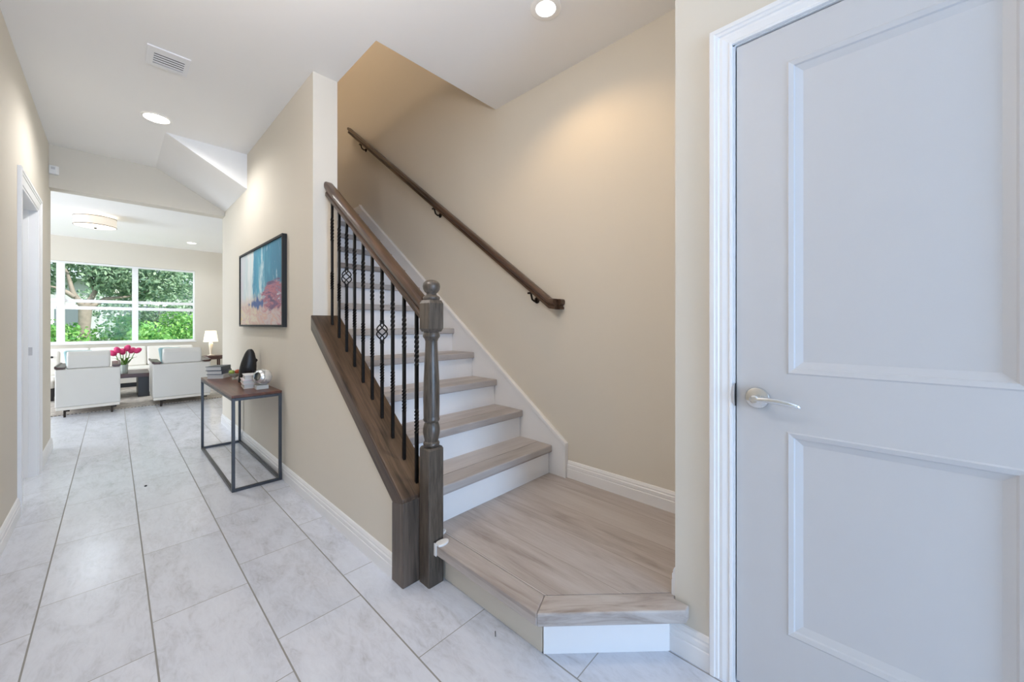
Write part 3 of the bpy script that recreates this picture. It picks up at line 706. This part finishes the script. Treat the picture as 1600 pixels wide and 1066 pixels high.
def book(corner, ang, w_, d_, z, t, cov, page, label, group, spine_side=1):
    """corner = nearest corner; width runs along ang, depth along ang+90; the spine closes the far width side (1) or the near one"""
    o = thing('book', label, 'book', (corner[0], corner[1], z), group)
    def R(x, y): return (corner[0] + x * math.cos(ang) - y * math.sin(ang), corner[1] + x * math.sin(ang) + y * math.cos(ang))
    def bx(x0, x1, y0, y1, z0, z1):
        m_ = MB(); m_.prism([R(x0, y0), R(x1, y0), R(x1, y1), R(x0, y1)], 2, z0, z1); return m_
    k = 0.0035
    s0, s1 = (w_ - k, w_) if spine_side == 1 else (0, k)
    m_ = bx(0, w_, 0, d_, z, z + k); m_.prism([R(0, 0), R(w_, 0), R(w_, d_), R(0, d_)], 2, z + t - k, z + t); m_.prism([R(s0, 0), R(s1, 0), R(s1, d_), R(s0, d_)], 2, z + k, z + t - k)
    m_.build('cover', cov, o)
    p0, p1 = (0.004, w_ - k) if spine_side == 1 else (k, w_ - 0.004)
    bx(p0, p1, 0.004, d_ - 0.004, z + k, z + t - k).build('pages', page, o)
    return o
M['page'] = plain('book_pages', (0.62, 0.61, 0.59), 0.8, 0, 0.06, 60)
M['cov1'] = plain('slate_cover', (0.07, 0.085, 0.095), 0.5); M['cov2'] = plain('navy_cover', (0.045, 0.06, 0.09), 0.5); M['cov3'] = plain('dark_brown_cover', (0.05, 0.035, 0.03), 0.5)
M['cov4'] = plain('white_cover', (0.68, 0.68, 0.70), 0.5); M['cov5'] = plain('pink_white_cover', (0.66, 0.55, 0.57), 0.5); M['cov6'] = plain('cream_cover', (0.68, 0.63, 0.56), 0.5)
A_ = math.radians(-33)
book((0.564, 4.225), A_, 0.125, 0.165, TZ, 0.036, M['page'], M['page'], 'pale book at the bottom of the dark stack on the console table', 'dark books on the console table')
book((0.562, 4.222), A_, 0.118, 0.175, TZ + 0.036, 0.034, M['cov2'], M['page'], 'navy book in the middle of the dark stack on the console table', 'dark books on the console table')
book((0.555, 4.228), A_, 0.122, 0.170, TZ + 0.070, 0.036, M['cov1'], M['page'], 'slate grey book on top of the dark stack on the console table', 'dark books on the console table')
A_ = math.radians(-6)
book((0.664, 3.365), A_, 0.118, 0.20, TZ, 0.032, M['cov6'], M['page'], 'cream book at the bottom of the white stack on the console table', 'white books on the console table')
book((0.660, 3.372), A_, 0.116, 0.20, TZ + 0.032, 0.030, M['cov5'], M['page'], 'pinkish white book in the middle of the white stack on the console table', 'white books on the console table')
book((0.672, 3.380), A_, 0.098, 0.17, TZ + 0.062, 0.034, M['cov4'], M['page'], 'white book on top of the white stack on the console table', 'white books on the console table')
# fruit bowl
BX, BY = 0.730, 4.03
bw = thing('fruit_bowl', 'small clear footed bowl holding two apples on the console table', 'bowl', (BX, BY, TZ))
m_ = MB(); m_.lathe([(0.022, 0.0), (0.022, 0.003), (0.006, 0.007), (0.006, 0.016), (0.022, 0.022), (0.040, 0.036), (0.047, 0.054), (0.044, 0.054), (0.037, 0.038), (0.018, 0.026), (0.002, 0.025)], (BX, BY, TZ), 28)
M['bowlg'] = plain('grey_green_glass', (0.50, 0.53, 0.47), 0.15); smooth_by_angle(m_.build('bowl', M['bowlg'], bw), 40)
def apple(x, y, z, r, mat, label):
    a = thing('apple', label, 'apple', (x, y, z - r))
    m_ = MB(); m_.lathe([(0.004, -0.80 * r), (0.35 * r, -0.9 * r), (0.75 * r, -0.62 * r), (0.98 * r, -0.1 * r), (0.98 * r, 0.25 * r), (0.78 * r, 0.68 * r), (0.42 * r, 0.85 * r), (0.15 * r, 0.72 * r), (0.02 * r, 0.62 * r)], (x, y, z), 20); smooth_by_angle(m_.build('flesh', mat, a), 70)
    m_ = MB(); m_.tube([(x, y, z + 0.6 * r), (x + 0.1 * r, y, z + 1.05 * r)], 0.0012, 6); m_.build('stem', M['bark'], a)
M['green'] = plain('green_apple_skin', (0.36, 0.47, 0.10), 0.3); M['red'] = plain('red_apple_skin', (0.42, 0.075, 0.03), 0.3)
apple(BX - 0.021, BY + 0.002, TZ + 0.062, 0.022, M['green'], 'green apple on the left in the small bowl')
apple(BX + 0.021, BY - 0.004, TZ + 0.064, 0.0225, M['red'], 'red apple on the right in the small bowl')
# black sculpture: a standing arched form on two stubby legs
SX, SY = 0.775, 3.77
m_ = MB(); ya = math.radians(-12)
def ell(cx, z, wx, wy, tilt=0.0, n=18):
    R = []
    for i in range(n):
        a = 2 * PI * i / n; px, py = wx * math.cos(a), wy * math.sin(a); X_ = cx + px
        R.append((SX + X_ * math.cos(ya) - py * math.sin(ya), SY + X_ * math.sin(ya) + py * math.cos(ya), TZ + z + tilt * px))
    return R
m_.loft([ell(-0.002, 0.085, 0.058, 0.038), ell(0.0, 0.12, 0.060, 0.040), ell(0.004, 0.16, 0.055, 0.038), ell(0.008, 0.20, 0.046, 0.034), ell(0.011, 0.235, 0.036, 0.028), ell(0.013, 0.258, 0.026, 0.021), ell(0.014, 0.273, 0.012, 0.010)])
m_.loft([ell(-0.046, 0.0, 0.023, 0.030), ell(-0.043, 0.05, 0.022, 0.031), ell(-0.036, 0.10, 0.028, 0.034), ell(-0.03, 0.14, 0.02, 0.03)])
m_.loft([ell(0.033, 0.0, 0.023, 0.030), ell(0.035, 0.05, 0.022, 0.031), ell(0.034, 0.10, 0.025, 0.034), ell(0.03, 0.14, 0.02, 0.03)])
m_.loft([ell(0.048, 0.165, 0.013, 0.014), ell(0.057, 0.172, 0.011, 0.011), ell(0.060, 0.181, 0.007, 0.008), ell(0.058, 0.19, 0.003, 0.004)])
m_.loft([ell(-0.0, 0.075, 0.040, 0.03), ell(0, 0.10, 0.05, 0.034)])
sc_o = m_.build('sculpture', M['black'], None, origin=(SX, SY, TZ)); tag(sc_o, 'black arched two-legged sculpture on the console table against the wall', 'sculpture')
rm = sc_o.modifiers.new('remesh', 'REMESH'); rm.mode = 'VOXEL'; rm.voxel_size = 0.0035; rm.use_smooth_shade = True
sm = sc_o.modifiers.new('smooth', 'SMOOTH'); sm.factor = 0.5; sm.iterations = 6
# silver orb on an acrylic block
OX, OY, OZ, OR = 0.765, 3.275, TZ + 0.030 + 0.058, 0.060
M['frost'] = plain('frosted_clear_block', (0.62, 0.63, 0.61), 0.12, 0, 0.05)
ob_ = thing('silver_orb', 'open silver orb on a clear block beside the white books on the console table', 'ornament', (OX, OY, TZ))
MB().box(0.719, 0.797, 3.25, 3.305, TZ, TZ + 0.030).build('base_block', M['frost'], ob_, bev=0.003)
m_ = MB(); axd = Vector((-0.80, -0.50, 0.18)).normalized(); b1 = axd.cross(Vector((0, 0, 1))).normalized(); b2 = b1.cross(axd)
C0 = Vector((OX, OY, OZ)); rings = []
for shell in ([(OR, t) for t in (0.55, 0.75, 0.95, 1.2, 1.5, 1.8, 2.1, 2.4, 2.7, 2.95, 3.1)], [(OR - 0.005, t) for t in (3.1, 2.95, 2.7, 2.4, 2.1, 1.8, 1.5, 1.2, 0.95, 0.75, 0.58)]):
    for R_, t in shell:
        rings.append([C0 + axd * (R_ * math.cos(t)) + (b1 * math.cos(a) + b2 * math.sin(a)) * (R_ * math.sin(t)) for a in [2 * PI * k / 28 for k in range(28)]])
    if shell[0][0] == OR: outer_n = len(rings)
m_.loft(rings[:outer_n], False); 
m_.loft(rings[outer_n:], False); m_.loft([rings[0], rings[-1]], False)
M['silver'] = plain('satin_silver', (0.86, 0.86, 0.84), 0.22, 0.6, 0.02); smooth_by_angle(m_.build('orb', M['silver'], ob_), 60)
m_ = MB(); rr = OR * 0.66; pl = C0 + axd * (OR * 0.93)
m_.loft([[pl + (b1 * math.cos(a) + b2 * math.sin(a)) * (OR * 0.86) - axd * 0.022 for a in [2 * PI * k / 28 for k in range(28)]], [pl + (b1 * math.cos(a) + b2 * math.sin(a)) * (OR * 0.9) - axd * 0.019 for a in [2 * PI * k / 28 for k in range(28)]]])
m_.build('glass_disc', M['glass'], ob_)

# ------------------------------------------------------------------ living room
rg = MB().box(-2.4, 2.3, 7.24, 10.2, 0.0005, 0.010).build('area_rug', M['rug']); tag(rg, 'beige and grey woven rug on the living room floor', 'rug')
def make_chair(cx):
    y0 = 7.06; hw = 0.272
    t = thing('armchair', '', 'armchair', (cx, y0 + 0.36, 0), 'white armchairs seen from behind')
    m_ = MB(); m_.box(cx - hw, cx + hw, y0, y0 + 0.07, 0.125, 0.585); m_.build('back', M['leather'], t, bev=0.012, seg=3)
    m_ = MB(); m_.box(cx - hw + 0.006, cx + hw - 0.006, y0 + 0.004, y0 + 0.72, 0.088, 0.124); m_.build('base', M['leather2'], t, bev=0.005)
    for s in (-1, 1):
        m_ = MB(); xa, xb = sorted((cx + s * hw, cx + s * (hw - 0.072)))
        m_.box(xa, xb, y0 + 0.071, y0 + 0.72, 0.125, 0.575); ar = m_.build('arm', M['leather'], t, bev=0.012, seg=3)
        m_ = MB()
        # dark wood arm cap, ends turned up at the outer side
        pts = [(cx + s * (hw - 0.078), 0.598), (cx + s * (hw - 0.062), 0.586), (cx + s * (hw - 0.01), 0.586), (cx + s * (hw + 0.006), 0.598), (cx + s * (hw + 0.006), 0.622), (cx + s * (hw - 0.008), 0.622), (cx + s * (hw - 0.018), 0.612), (cx + s * (hw - 0.078), 0.608)]
        m_.prism(pts, 1, y0 - 0.006, y0 + 0.74); m_.build('arm_cap', M['wenge'], ar, bev=0.002)
    m_ = MB(); m_.box(cx - hw + 0.092, cx + hw - 0.092, y0 + 0.072, y0 + 0.74, 0.125, 0.40); m_.build('seat_cushion', M['leather2'], t, bev=0.03, seg=3)
    m_ = MB(); m_.prism([(y0 + 0.004, 0.586), (y0 + 0.14, 0.586), (y0 + 0.12, 0.70), (y0 + 0.09, 0.797), (y0 + 0.03, 0.80), (y0 + 0.006, 0.74)], 0, cx - 0.183, cx + 0.183); m_.build('head_cushion', M['leather'], t, bev=0.022, seg=4)
    m_ = MB(); m_.box(cx - 0.182, cx + 0.182, y0 + 0.075, y0 + 0.20, 0.402, 0.585); m_.build('back_cushion', M['leather2'], t, bev=0.03, seg=3)
    for x in (cx - hw + 0.065, cx + hw - 0.085):
        for y in (y0 + 0.03, y0 + 0.66):
            m_ = MB(); zz = 0.0 if y < 7.2 else 0.0105
            m_.box(x, x + 0.02, y - 0.012, y + 0.012, zz, 0.0875); m_.box(x + 0.02, x + 0.05, y - 0.012, y + 0.012, 0.066, 0.0875); m_.build('leg', M['bronze'], t, bev=0.002)
    return t
ch1 = make_chair(-0.208); ch1['label'] = 'left white armchair with dark wood arm caps, its back to the hall'
ch2 = copy_tree(ch1); ch2.location.x = 0.678; ch2.scale.x = 1.14
ch2['label'] = 'right white armchair with dark wood arm caps, behind the console table'
for cx, lab in ((-0.345, 'pale teal cushion showing behind the left white armchair headrest'), (0.52, 'pale teal cushion showing behind the right white armchair headrest')):
    m_ = MB(); m_.prism([(cx - 0.035, 0.404), (cx + 0.20, 0.404), (cx + 0.17, 0.795), (cx - 0.085, 0.80)], 1, 7.275, 7.345)
    pl_ = m_.build('throw_pillow', M['teal'], None, origin=(cx + 0.06, 7.30, 0.404), bev=0.028, seg=4); tag(pl_, lab, 'pillow', 'teal cushions')
# coffee table
tb = thing('coffee_table', 'low coffee table with dark red-brown top and charcoal slab legs on the rug', 'table', (-0.2, 8.5, 0.010))
MB().box(-0.48, 0.398, 8.14, 8.86, 0.318, 0.378).build('tabletop', M['wenge'], tb, bev=0.003)
MB().box(0.262, 0.392, 8.18, 8.82, 0.0105, 0.3175).build('leg', M['slab'], tb, bev=0.003)
MB().box(-0.47, -0.34, 8.18, 8.82, 0.0105, 0.3175).build('leg', M['slab'], tb, bev=0.003)
# vase and tulips
VX, VY, VZ = 0.115, 8.27, 0.378
m_ = MB(); m_.lathe([(0.040, 0.0), (0.042, 0.004), (0.040, 0.06), (0.045, 0.135), (0.042, 0.135), (0.037, 0.06), (0.037, 0.008), (0.002, 0.007)], (VX, VY, VZ), 28)
M['vase'] = plain('grey_green_vase_glass', (0.36, 0.40, 0.36), 0.12, 0.2); vz = smooth_by_angle(m_.build('vase', M['vase'], None, origin=(VX, VY, VZ)), 50); tag(vz, 'grey-green glass vase of pink tulips on the coffee table', 'vase')
M['tulip'] = plain('pink_tulip_petals', (0.62, 0.035, 0.16), 0.5, 0, 0.2, 60); M['stemg'] = plain('tulip_green', (0.10, 0.22, 0.03), 0.5, 0, 0.25, 40)
TUL = [(-0.088, 0.02, 0.285, 'leftmost'), (-0.048, -0.03, 0.325, 'second from left'), (-0.012, 0.04, 0.29, 'third from left'), (0.025, -0.02, 0.345, 'fourth from left, tallest'), (0.062, 0.03, 0.31, 'fifth from left'), (0.112, -0.01, 0.315, 'rightmost')]
for k, (ox, oy, hh, pos_) in enumerate(TUL):
    t = thing('tulip', 'pink tulip, %s of the bunch in the vase' % pos_, 'flower', (VX, VY, VZ + 0.02), 'pink tulips in the vase')
    bx, by = VX + ox * 0.15, VY + oy * 0.15; tx, ty, tz = VX + ox, VY + oy, VZ + hh
    m_ = MB(); m_.tube([(bx - ox * 0.1, by, VZ + 0.02), (bx + ox * 0.1, by, VZ + 0.13), (VX + ox * 0.6, VY + oy * 0.6, VZ + hh * 0.62), (tx, ty, tz)], 0.0045, 8); m_.build('stem', M['stemg'], t)
    m_ = MB(); d = Vector((ox * 1.3, oy, 0.12)).normalized(); m1 = d.cross(Vector((0, 1, 0.1))).normalized(); m2 = m1.cross(d); P0 = Vector((tx, ty, tz))
    m_.loft([[P0 + d * hgt + (m1 * math.cos(a) + m2 * math.sin(a)) * (rad * (1 + 0.08 * math.cos(3 * a))) for a in [2 * PI * q_ / 18 for q_ in range(18)]] for rad, hgt in ((0.006, -0.006), (0.027, 0.006), (0.037, 0.027), (0.038, 0.05), (0.032, 0.074), (0.02, 0.09), (0.006, 0.097))])
    smooth_by_angle(m_.build('petals', M['tulip'], t), 70)
    m_ = MB(); sgn = -1 if k % 2 else 1
    side = Vector((-d.y, d.x, 0)).normalized() if abs(d.x) + abs(d.y) > 0.01 else Vector((1, 0, 0))
    Ls = [Vector((bx, by, VZ + 0.12)), Vector((VX + ox * 0.5 + sgn * 0.02, VY + oy * 0.5, VZ + 0.19)), Vector((VX + ox * 0.75 + sgn * 0.05, VY + oy, VZ + 0.235)), Vector((VX + ox * 0.9 + sgn * 0.085, VY + oy, VZ + 0.245))]
    for dz in (0, 0.001): pass
    rg_ = []
    for P_, ww in zip(Ls, (0.012, 0.022, 0.018, 0.003)): rg_.append([P_ + side * ww, P_ + Vector((0, 0, 0.002)), P_ - side * ww, P_ - Vector((0, 0, 0.001))])
    m_.loft(rg_); m_.build('leaf', M['stemg'], t)
# sofa under the window
sf = thing('sofa', 'long cream sofa under the living room window', 'sofa', (0.1, 10.0, 0.010))
MB().box(-0.85, 1.12, 9.60, 10.35, 0.0105, 0.085).build('plinth', M['slab'], sf)
MB().box(-0.88, 1.15, 9.55, 10.40, 0.086, 0.20).build('base', M['leather2'], sf, bev=0.015, seg=3)
for x0, x1 in ((-0.88, 0.14), (0.145, 1.15)):
    MB().box(x0, x1, 9.53, 10.18, 0.201, 0.345).build('seat_cushion', M['leather2'], sf, bev=0.03, seg=3)
for x0, x1 in ((-0.88, -0.30), (-0.295, 0.445), (0.45, 1.15)):
    m_ = MB(); m_.prism([(10.12, 0.346), (10.40, 0.346), (10.40, 0.70), (10.27, 0.70)], 0, x0, x1); m_.build('back_cushion', M['leather2'], sf, bev=0.03, seg=3)
# accent chair on the left, partly behind the hall wall
ac = thing('accent_chair', 'cream buttoned accent chair at the left edge of the living room, partly hidden', 'chair', (-0.9, 8.85, 0.010))
m_ = MB(); m_.prism([(8.55, 0.20), (9.25, 0.20), (9.25, 0.335), (8.60, 0.36), (8.53, 0.32)], 0, -1.18, -0.575); m_.build('seat', M['leather2'], ac, bev=0.03, seg=3)
m_ = MB(); m_.prism([(9.12, 0.33), (9.28, 0.33), (9.36, 0.70), (9.24, 0.72), (9.17, 0.55)], 0, -1.18, -0.575); bk_ = m_.build('backrest', M['leather2'], ac, bev=0.03, seg=3)
for bx in (-0.655, -0.88, -1.1):
    m_ = MB(); m_.ball((bx, 9.19, 0.62), 0.016); smooth_by_angle(m_.build('button', M['slab'], bk_))
for x in (-0.665, -1.15):
    for y in (8.62, 9.15): MB().box(x, x + 0.07, y, y + 0.05, 0.0105, 0.1995).build('leg', M['slab'], ac, bev=0.003)
# side table and lamp
sd_ = thing('side_table', 'round dark brown side table beside the sofa carrying a lamp', 'table', (1.335, 9.3, 0))
m_ = MB(); m_.lathe([(0.15, 0.455), (0.155, 0.46), (0.155, 0.52), (0.15, 0.525)], (1.335, 9.3, 0), 40); m_.build('tabletop', M['wenge'], sd_)
for k in range(4):
    a = PI / 4 + k * PI / 2; MB().box(1.335 + 0.125 * math.cos(a) - 0.011, 1.335 + 0.125 * math.cos(a) + 0.011, 9.3 + 0.125 * math.sin(a) - 0.011, 9.3 + 0.125 * math.sin(a) + 0.011, 0.0105, 0.4545).build('leg', M['wenge'], sd_)
tl_ = thing('table_lamp', 'lit table lamp with white tapered shade on the round side table', 'lamp', (1.305, 9.3, 0.525))
m_ = MB(); m_.lathe([(0.055, 0), (0.055, 0.012), (0.02, 0.02), (0.018, 0.05), (0.024, 0.12), (0.033, 0.20), (0.034, 0.235), (0.014, 0.26), (0.007, 0.30)], (1.305, 9.3, 0.525), 24)
M['lampb'] = plain('pale_ceramic_lamp', (0.72, 0.66, 0.56), 0.25); smooth_by_angle(m_.build('base', M['lampb'], tl_), 40)
m_ = MB(); m_.lathe([(0.115, 0.268), (0.085, 0.478), (0.082, 0.478), (0.112, 0.268), (0.115, 0.268)], (1.305, 9.3, 0.525), 40, 2, False); smooth_by_angle(m_.build('lamp_shade', M['shade'], tl_), 40)
l = light('table_lamp_glow', 'POINT', (0, 0, 0), 5, (1, 0.82, 0.55), size=0.03); l.parent = tl_; l.location = (0, 0, 0.38)
# debris on the tiles
m_ = MB(); m_.box(0.955, 0.9575, 0.975, 0.997, 0.0, 0.003, -0.75); d1 = m_.build('wood_sliver', M['dark'], None, origin=(0.956, 0.986, 0)); tag(d1, 'thin dark sliver lying on the tile in front of the stair platform', 'debris')
m_ = MB(); m_.ball((0.155, 3.66, 0.004), 0.008, 10, 6, 0.5); d1 = m_.build('dirt_crumb', M['dark'], None, origin=(0.155, 3.66, 0)); tag(d1, 'tiny dark crumb in the middle of the hall floor', 'debris')

# ------------------------------------------------------------------ window
wi = MB(); FY0, FY1 = YB + 0.045, YB + 0.115
MU = [WX0, -0.70, -0.60, 0.255, 0.342, WX1]
fr = 0.035
def wbar(m_, x0, x1, z0, z1, y0=FY0, y1=FY1): m_.box(x0, x1, y0, y1, z0, z1)
w1 = MB()
wbar(w1, WX0, WX1, WZ1 - fr, WZ1); wbar(w1, WX0, WX1, WZ0, WZ0 + fr)
wbar(w1, WX0, WX0 + fr, WZ0 + fr, WZ1 - fr); wbar(w1, WX1 - fr * 0.7, WX1, WZ0 + fr, WZ1 - fr)
for a, b_ in ((MU[1], MU[2]), (MU[3], MU[4])): wbar(w1, a, b_, WZ0 + fr, WZ1 - fr)
win = struct(w1.build('window_1', M['trim'], bev=0.003))
bays = [(WX0 + fr, MU[1]), (MU[2], MU[3]), (MU[4], WX1 - fr * 0.7)]
for i, (a, b_) in enumerate(bays):
    m_ = MB(); wbar(m_, a, b_, 1.535, 1.592, FY0 + 0.02, FY1 - 0.005); wbar(m_, a, b_, 1.405, 1.465, FY0 - 0.005, FY0 + 0.03); m_.build('meeting_rail', M['trim'], win)
    m_ = MB(); m_.box(a, b_, FY0 + 0.045, FY0 + 0.049, 1.592, WZ1 - fr); m_.box(a, b_, FY0 + 0.015, FY0 + 0.019, WZ0 + fr, 1.405); m_.box(a, b_, FY0 + 0.03, FY0 + 0.034, 1.465, 1.535); m_.build('pane', M['pane'], win)
MB().box(WX0 - 0.02, WX1 + 0.02, YB - 0.03, YB + 0.045, WZ0 - 0.02, WZ0 - 0.0005).build('window_sill', M['trim'], win, bev=0.003)

# ------------------------------------------------------------------ outside
struct(MB().box(-40, 40, YB + 0.3, 60, -0.16, -0.10).build('ground', M['grass']))
struct(MB().box(-12, 12, -16, YF - 0.13, -0.16, -0.10).build('ground_entry', M['stucco']))
def leaves(m_, blobs, n, size, rnd):
    for _ in range(n):
        bx, by, bz, br = rnd.choice(blobs)
        while True:
            p = Vector((rnd.uniform(-1, 1), rnd.uniform(-1, 1), rnd.uniform(-1, 1)))
            if 0.25 < p.length < 1: break
        c_ = Vector((bx, by, bz)) + p * br
        a = Vector((rnd.gauss(0, 1), rnd.gauss(0, 1), rnd.gauss(0, 1))).normalized(); b_ = a.cross(Vector((rnd.gauss(0, 1), rnd.gauss(0, 1), rnd.gauss(0, 1)))).normalized()
        s = size * rnd.uniform(0.6, 1.3)
        m_.poly([c_ - a * s, c_ + b_ * s * 0.45, c_ + a * s, c_ - b_ * s * 0.45])
def tree(name, label, x, y, h, tr, blobs, n, size, seed, branches, leaf='leaf'):
    rnd = random.Random(seed); t = thing(name, label, 'tree', (x, y, -0.1))
    m_ = MB(); m_.tube([(x, y, -0.1), (x + 0.01, y, 0.3), (x, y, h * 0.6), (x + 0.02, y, h)], [tr * 1.35, tr, tr * 0.95, tr * 1.15], 12); smooth_by_angle(m_.build('trunk', M['bark'], t), 60)
    for br in branches:
        m_ = MB(); k = len(br); m_.tube([(x + a, y + b_, z) for a, b_, z in br], [tr * (0.62 - 0.5 * i / (k - 1)) for i in range(k)], 8); smooth_by_angle(m_.build('branch', M['bark'], t), 60)
    m_ = MB(); leaves(m_, blobs, n, size, rnd); m_.build('foliage', M[leaf], t)
    return t
TX_, TY_ = -0.49, 14.0
tree('shade_tree', 'big leafy tree with a forked grey trunk outside the living room window', TX_, TY_, 1.62, 0.105,
     [(-1.9, 14.2, 2.8, 0.8), (-1.3, 14.6, 2.5, 0.7), (-0.9, 14.3, 3.1, 0.8), (-0.2, 14.5, 2.9, 0.85), (0.5, 14.4, 2.7, 0.85), (0.9, 14.2, 2.3, 0.6), (0.3, 14.8, 2.2, 0.55), (1.4, 14.6, 3.0, 0.9), (-0.1, 14.0, 2.35, 0.45)], 9500, 0.065, 3,
     [[(0.0, 0, 1.5), (-0.18, 0.0, 1.9), (-0.28, 0.1, 2.4), (-0.6, 0.2, 3.1)], [(0.02, 0, 1.55), (0.18, 0.05, 1.95), (0.1, 0.1, 2.3), (0.3, 0.2, 3.0)], [(0.03, 0, 1.5), (0.35, 0.1, 1.78), (0.75, 0.2, 1.86), (1.25, 0.3, 2.1)], [(-0.15, 0, 1.8), (-0.38, 0, 1.98), (-0.6, 0.05, 2.05)]])
tree('garden_tree', 'pale leafy tree outside behind the right half of the window', 3.3, 19.2, 1.6, 0.07,
     [(2.1, 19.2, 2.7, 1.0), (3.0, 19.1, 3.0, 1.0), (3.9, 19.2, 2.4, 0.9), (2.2, 19.1, 3.7, 0.9), (3.2, 19.3, 3.9, 1.0), (2.0, 19.0, 1.7, 0.7)], 3800, 0.07, 5,
     [[(0, 0, 1.4), (-0.3, 0, 1.9), (-0.5, 0, 2.6)], [(0, 0, 1.5), (0.3, 0, 2.0), (0.4, 0, 2.8)]])
tree('garden_tree', 'small green tree outside between the shade tree trunk and the right window half', 0.75, 17.2, 1.0, 0.05,
     [(0.2, 17.2, 1.5, 0.7), (0.9, 17.2, 1.7, 0.75), (0.55, 17.3, 1.1, 0.55), (1.3, 17.3, 1.3, 0.6), (-0.2, 17.4, 1.9, 0.6)], 2400, 0.065, 9, [[(0, 0, 0.9), (-0.3, 0, 1.3), (-0.4, 0, 1.7)], [(0, 0, 0.9), (0.3, 0, 1.4), (0.35, 0, 1.9)]])
HG = [(-1.06, 13.4, 0.85, 'green shrub outside at the far left of the window'), (-0.98, 16.0, 0.85, 'green shrub outside just left of the tree trunk'), (0.45, 13.1, 0.80, 'low bright shrub outside nearest the window, left of the right mullion'), (0.22, 15.6, 1.0, 'green shrub outside just right of the tree trunk'), (1.35, 16.0, 1.2, 'green shrub outside behind the right window mullion'), (1.58, 14.0, 1.1, 'tall bright green shrub outside in the right half of the window'), (2.5, 15.0, 1.35, 'tall bright green shrub outside at the right edge of the window')]
for i, (x, y, hh, lab) in enumerate(HG):
    rnd = random.Random(20 + i); t = thing('garden_shrub', lab, 'shrub', (x, y, -0.1), 'shrubs outside the window')
    m_ = MB()
    for q_ in range(4): m_.tube([(x, y, -0.1), (x + rnd.uniform(-0.15, 0.15), y, hh * 0.5), (x + rnd.uniform(-0.3, 0.3), y, hh)], [0.02, 0.015, 0.008], 6)
    m_.build('stem', M['bark'], t)
    m_ = MB(); leaves(m_, [(x + rnd.uniform(-0.38, 0.38), y + rnd.uniform(-0.2, 0.2), hh * f, 0.42) for f in (0.3, 0.5, 0.7, 0.9, 1.0)], 1700, 0.06, rnd); m_.build('foliage', M['leaf2'], t)
# neighbouring house
M['roof'] = plain('grey_roof_tiles', (0.30, 0.33, 0.36), 0.8, 0, 0.1, 8); M['hglass'] = plain('dark_house_glass', (0.10, 0.12, 0.14), 0.6); M['house_trim'] = plain('white_house_trim', (0.8, 0.8, 0.8), 0.6)
hs = thing('neighbour_house', 'pale neighbouring house with grey roof seen through the window', 'house', (0, 24, -0.1))
MB().box(-8, 9, 22.0, 27, -0.1, 2.9).build('house_wall', M['stucco'], hs)
m_ = MB()
for k in range(9):
    y = 21.5 + k * 0.30; z = 2.85 + k * 0.17
    m_.prism([(y, z), (y + 0.34, z + 0.19), (y + 0.34, z + 0.23), (y, z + 0.09)], 0, -8.4, 9.4)
m_.box(-8.2, 9.2, 24.2, 26.8, 2.9, 4.2); m_.build('roof', M['roof'], hs)
for x0, x1, z0, z1 in ((-3.2, -2.2, 0.7, 1.9), (-1.5, -0.9, 0.9, 1.8), (0.3, 1.6, 0.6, 1.9), (3.1, 4.2, 0.8, 2.0)):
    f_ = MB().box(x0 - 0.08, x1 + 0.08, 21.93, 21.999, z0 - 0.08, z1 + 0.08).build('house_window', M['house_trim'], hs)
    MB().box(x0, x1, 21.9, 21.929, z0, z1).build('glass_pane', M['hglass'], f_)
# garden fence
fc = thing('garden_fence', 'low white rail fence outside beyond the shrubs', 'fence', (1.0, 16.6, -0.1))
for z in (0.45, 0.95): MB().box(-4, 6, 16.6, 16.64, z, z + 0.05).build('rail', M['house_trim'], fc)
for k in range(6): MB().box(-4 + k * 2, -3.94 + k * 2, 16.56, 16.599, -0.1, 1.05).build('post', M['house_trim'], fc)
